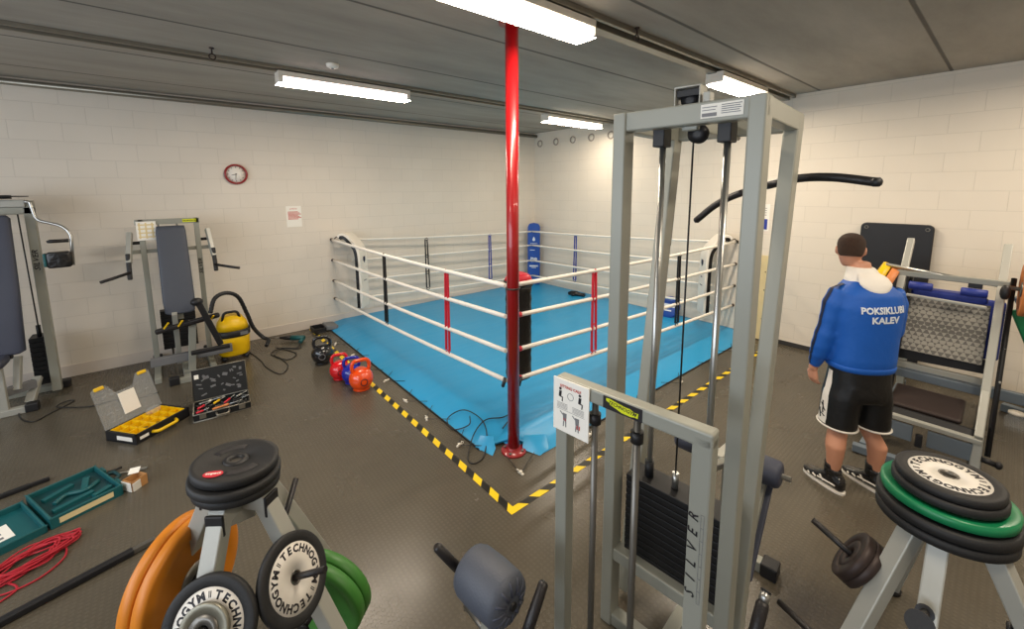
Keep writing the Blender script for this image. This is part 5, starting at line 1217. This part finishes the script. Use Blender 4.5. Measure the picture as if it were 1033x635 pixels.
        mb.T = T; mb.tube(ring, .0065, 6); mb.build('hem_trim', 'whitecloth', t)
    # motif on the left panel
    mb = MB()
    for (y0, z0, y1, z1) in ((-.03, .56, .05, .6), (.0, .54, .03, .62), (-.03, .52, .06, .535), (.03, .5, .07, .56)):
        P_ = []
        for k in range(6):
            q = b2.find_nearest(T @ V((-.33, y0+(y1-y0)*k/5, z0+(z1-z0)*k/5))); P_.append(q[0] + q[1]*.004)
        mb.tube(P_, .005, 6, ry=.6)
    mb.build('shorts_motif', 'ink', t)
    # socks and boxing boots
    for s in (-1, 1):
        fx, fy = (.134, -.03) if s > 0 else (-.144, -.03); rz = math.radians(4)
        F = T @ Matrix.Translation((fx, fy-.015, 0)) @ Matrix.Rotation(rz + math.radians(14), 4, 'Z')
        mb = MB(F); mb.loft([((0, 0, .1), X*.043, Y*.046), ((0, 0, .16), X*.044, Y*.047), ((0, .0, .185), X*.046, Y*.049)], 18); mb.build('sock', 'shorts', t)
        mb = MB(F)
        mb.loft([((0, y, z), X*w, V((0, 0, h))) for y, z, w, h in ((-.085, .05, .02, .03), (-.075, .06, .036, .05), (-.03, .075, .042, .065), (.03, .065, .043, .055), (.08, .048, .047, .036), (.13, .038, .046, .026), (.175, .033, .034, .02), (.195, .03, .014, .012))], 20, 2.4)
        mb.loft([((0, -.02, .06), X*.042, Y*.055), ((0, -.012, .11), X*.042, Y*.052), ((0, -.005, .15), X*.047, Y*.052)], 18)
        so = mb.build('shoe', 'black2', t, remesh=.006)
        mb = MB(F); mb.loft([((0, .05, z), X*.047, Y*.145) for z in (.0, .004, .014, .018)], 26, 2.6); mb.build('shoe_sole', 'whitecloth', t)
        b3 = BVHTree.FromPolygons([wm(so) @ v.co for v in so.data.vertices], [tuple(p.vertices) for p in so.data.polygons])
        for sd in (-1, 1):
            mb = MB()
            for (a, b_) in (((-.06, .05), (.06, .045)), ((0.02, .03), (.05, .085)), ((.07, .03), (.1, .055)), ((.12, .02), (.14, .045))):
                P_ = []
                for k in range(6):
                    q = b3.find_nearest(F @ V((.09*sd, a[0]+(b_[0]-a[0])*k/5, a[1]+(b_[1]-a[1])*k/5))); P_.append(q[0] + q[1]*.001)
                mb.tube(P_, .006, 6)
            mb.build('shoe_stripe', 'whitecloth', t)
man()

for p_ in protos:
    if p_.name not in used:
        for c in kids(p_): bpy.data.objects.remove(c)
        bpy.data.objects.remove(p_)

# ------------------------------------------------------------------ camera, light, world
cam = bpy.data.cameras.new('camera'); co = bpy.data.objects.new('camera', cam); col.objects.link(co); scn.camera = co
yaw, pit, rol = math.radians(39.932), math.radians(7.782), math.radians(-.3)
fw = V((math.sin(yaw)*math.cos(pit), math.cos(yaw)*math.cos(pit), -math.sin(pit))); r0 = V((math.cos(yaw), -math.sin(yaw), 0)); u0_ = r0.cross(fw)
rt = r0*math.cos(rol) + u0_*math.sin(rol); up = -r0*math.sin(rol) + u0_*math.cos(rol)
co.matrix_world = Matrix(((rt.x, up.x, -fw.x, -6.2235), (rt.y, up.y, -fw.y, -6.6694), (rt.z, up.z, -fw.z, 2.082), (0, 0, 0, 1)))
cam.sensor_fit = 'HORIZONTAL'; cam.sensor_width = 36; cam.lens = 423.45/1033*36
cam.shift_x = 0; cam.shift_y = -(317.5-248.34)/1033; cam.clip_start = .05

def area(name, loc, rot, sx, sy, e, c, spread=None):
    l = bpy.data.lights.new(name, 'AREA'); l.shape = 'RECTANGLE'; l.size = sx; l.size_y = sy; l.energy = e; l.color = c
    o = bpy.data.objects.new(name, l); col.objects.link(o); o.location = loc; o.rotation_euler = rot; return o
area('window_daylight', (X0+.05, -5.0, 1.85), (0, math.radians(-90), 0), 1.6, 7.0, 150, (.82, .9, 1.0))
area('rear_added_light', (-4.5, -7.4, 3.1), (0, 0, 0), 1.3, .16, 45, (1, .86, .68))  # added out-of-view ceiling lamps that brighten the room, no fixtures built
area('rear_added_light', (-1.5, -7.4, 3.1), (0, 0, 0), 1.3, .16, 45, (1, .86, .68))
area('rear_added_light', (-8.0, -4.7, 3.1), (0, 0, 0), 1.3, .16, 40, (1, .9, .78))
w = bpy.data.worlds.new('world'); scn.world = w; w.use_nodes = True
w.node_tree.nodes['Background'].inputs[0].default_value = (.75, .85, 1, 1); w.node_tree.nodes['Background'].inputs[1].default_value = 1.0
scn.view_settings.view_transform = 'Standard'; scn.view_settings.exposure = 0
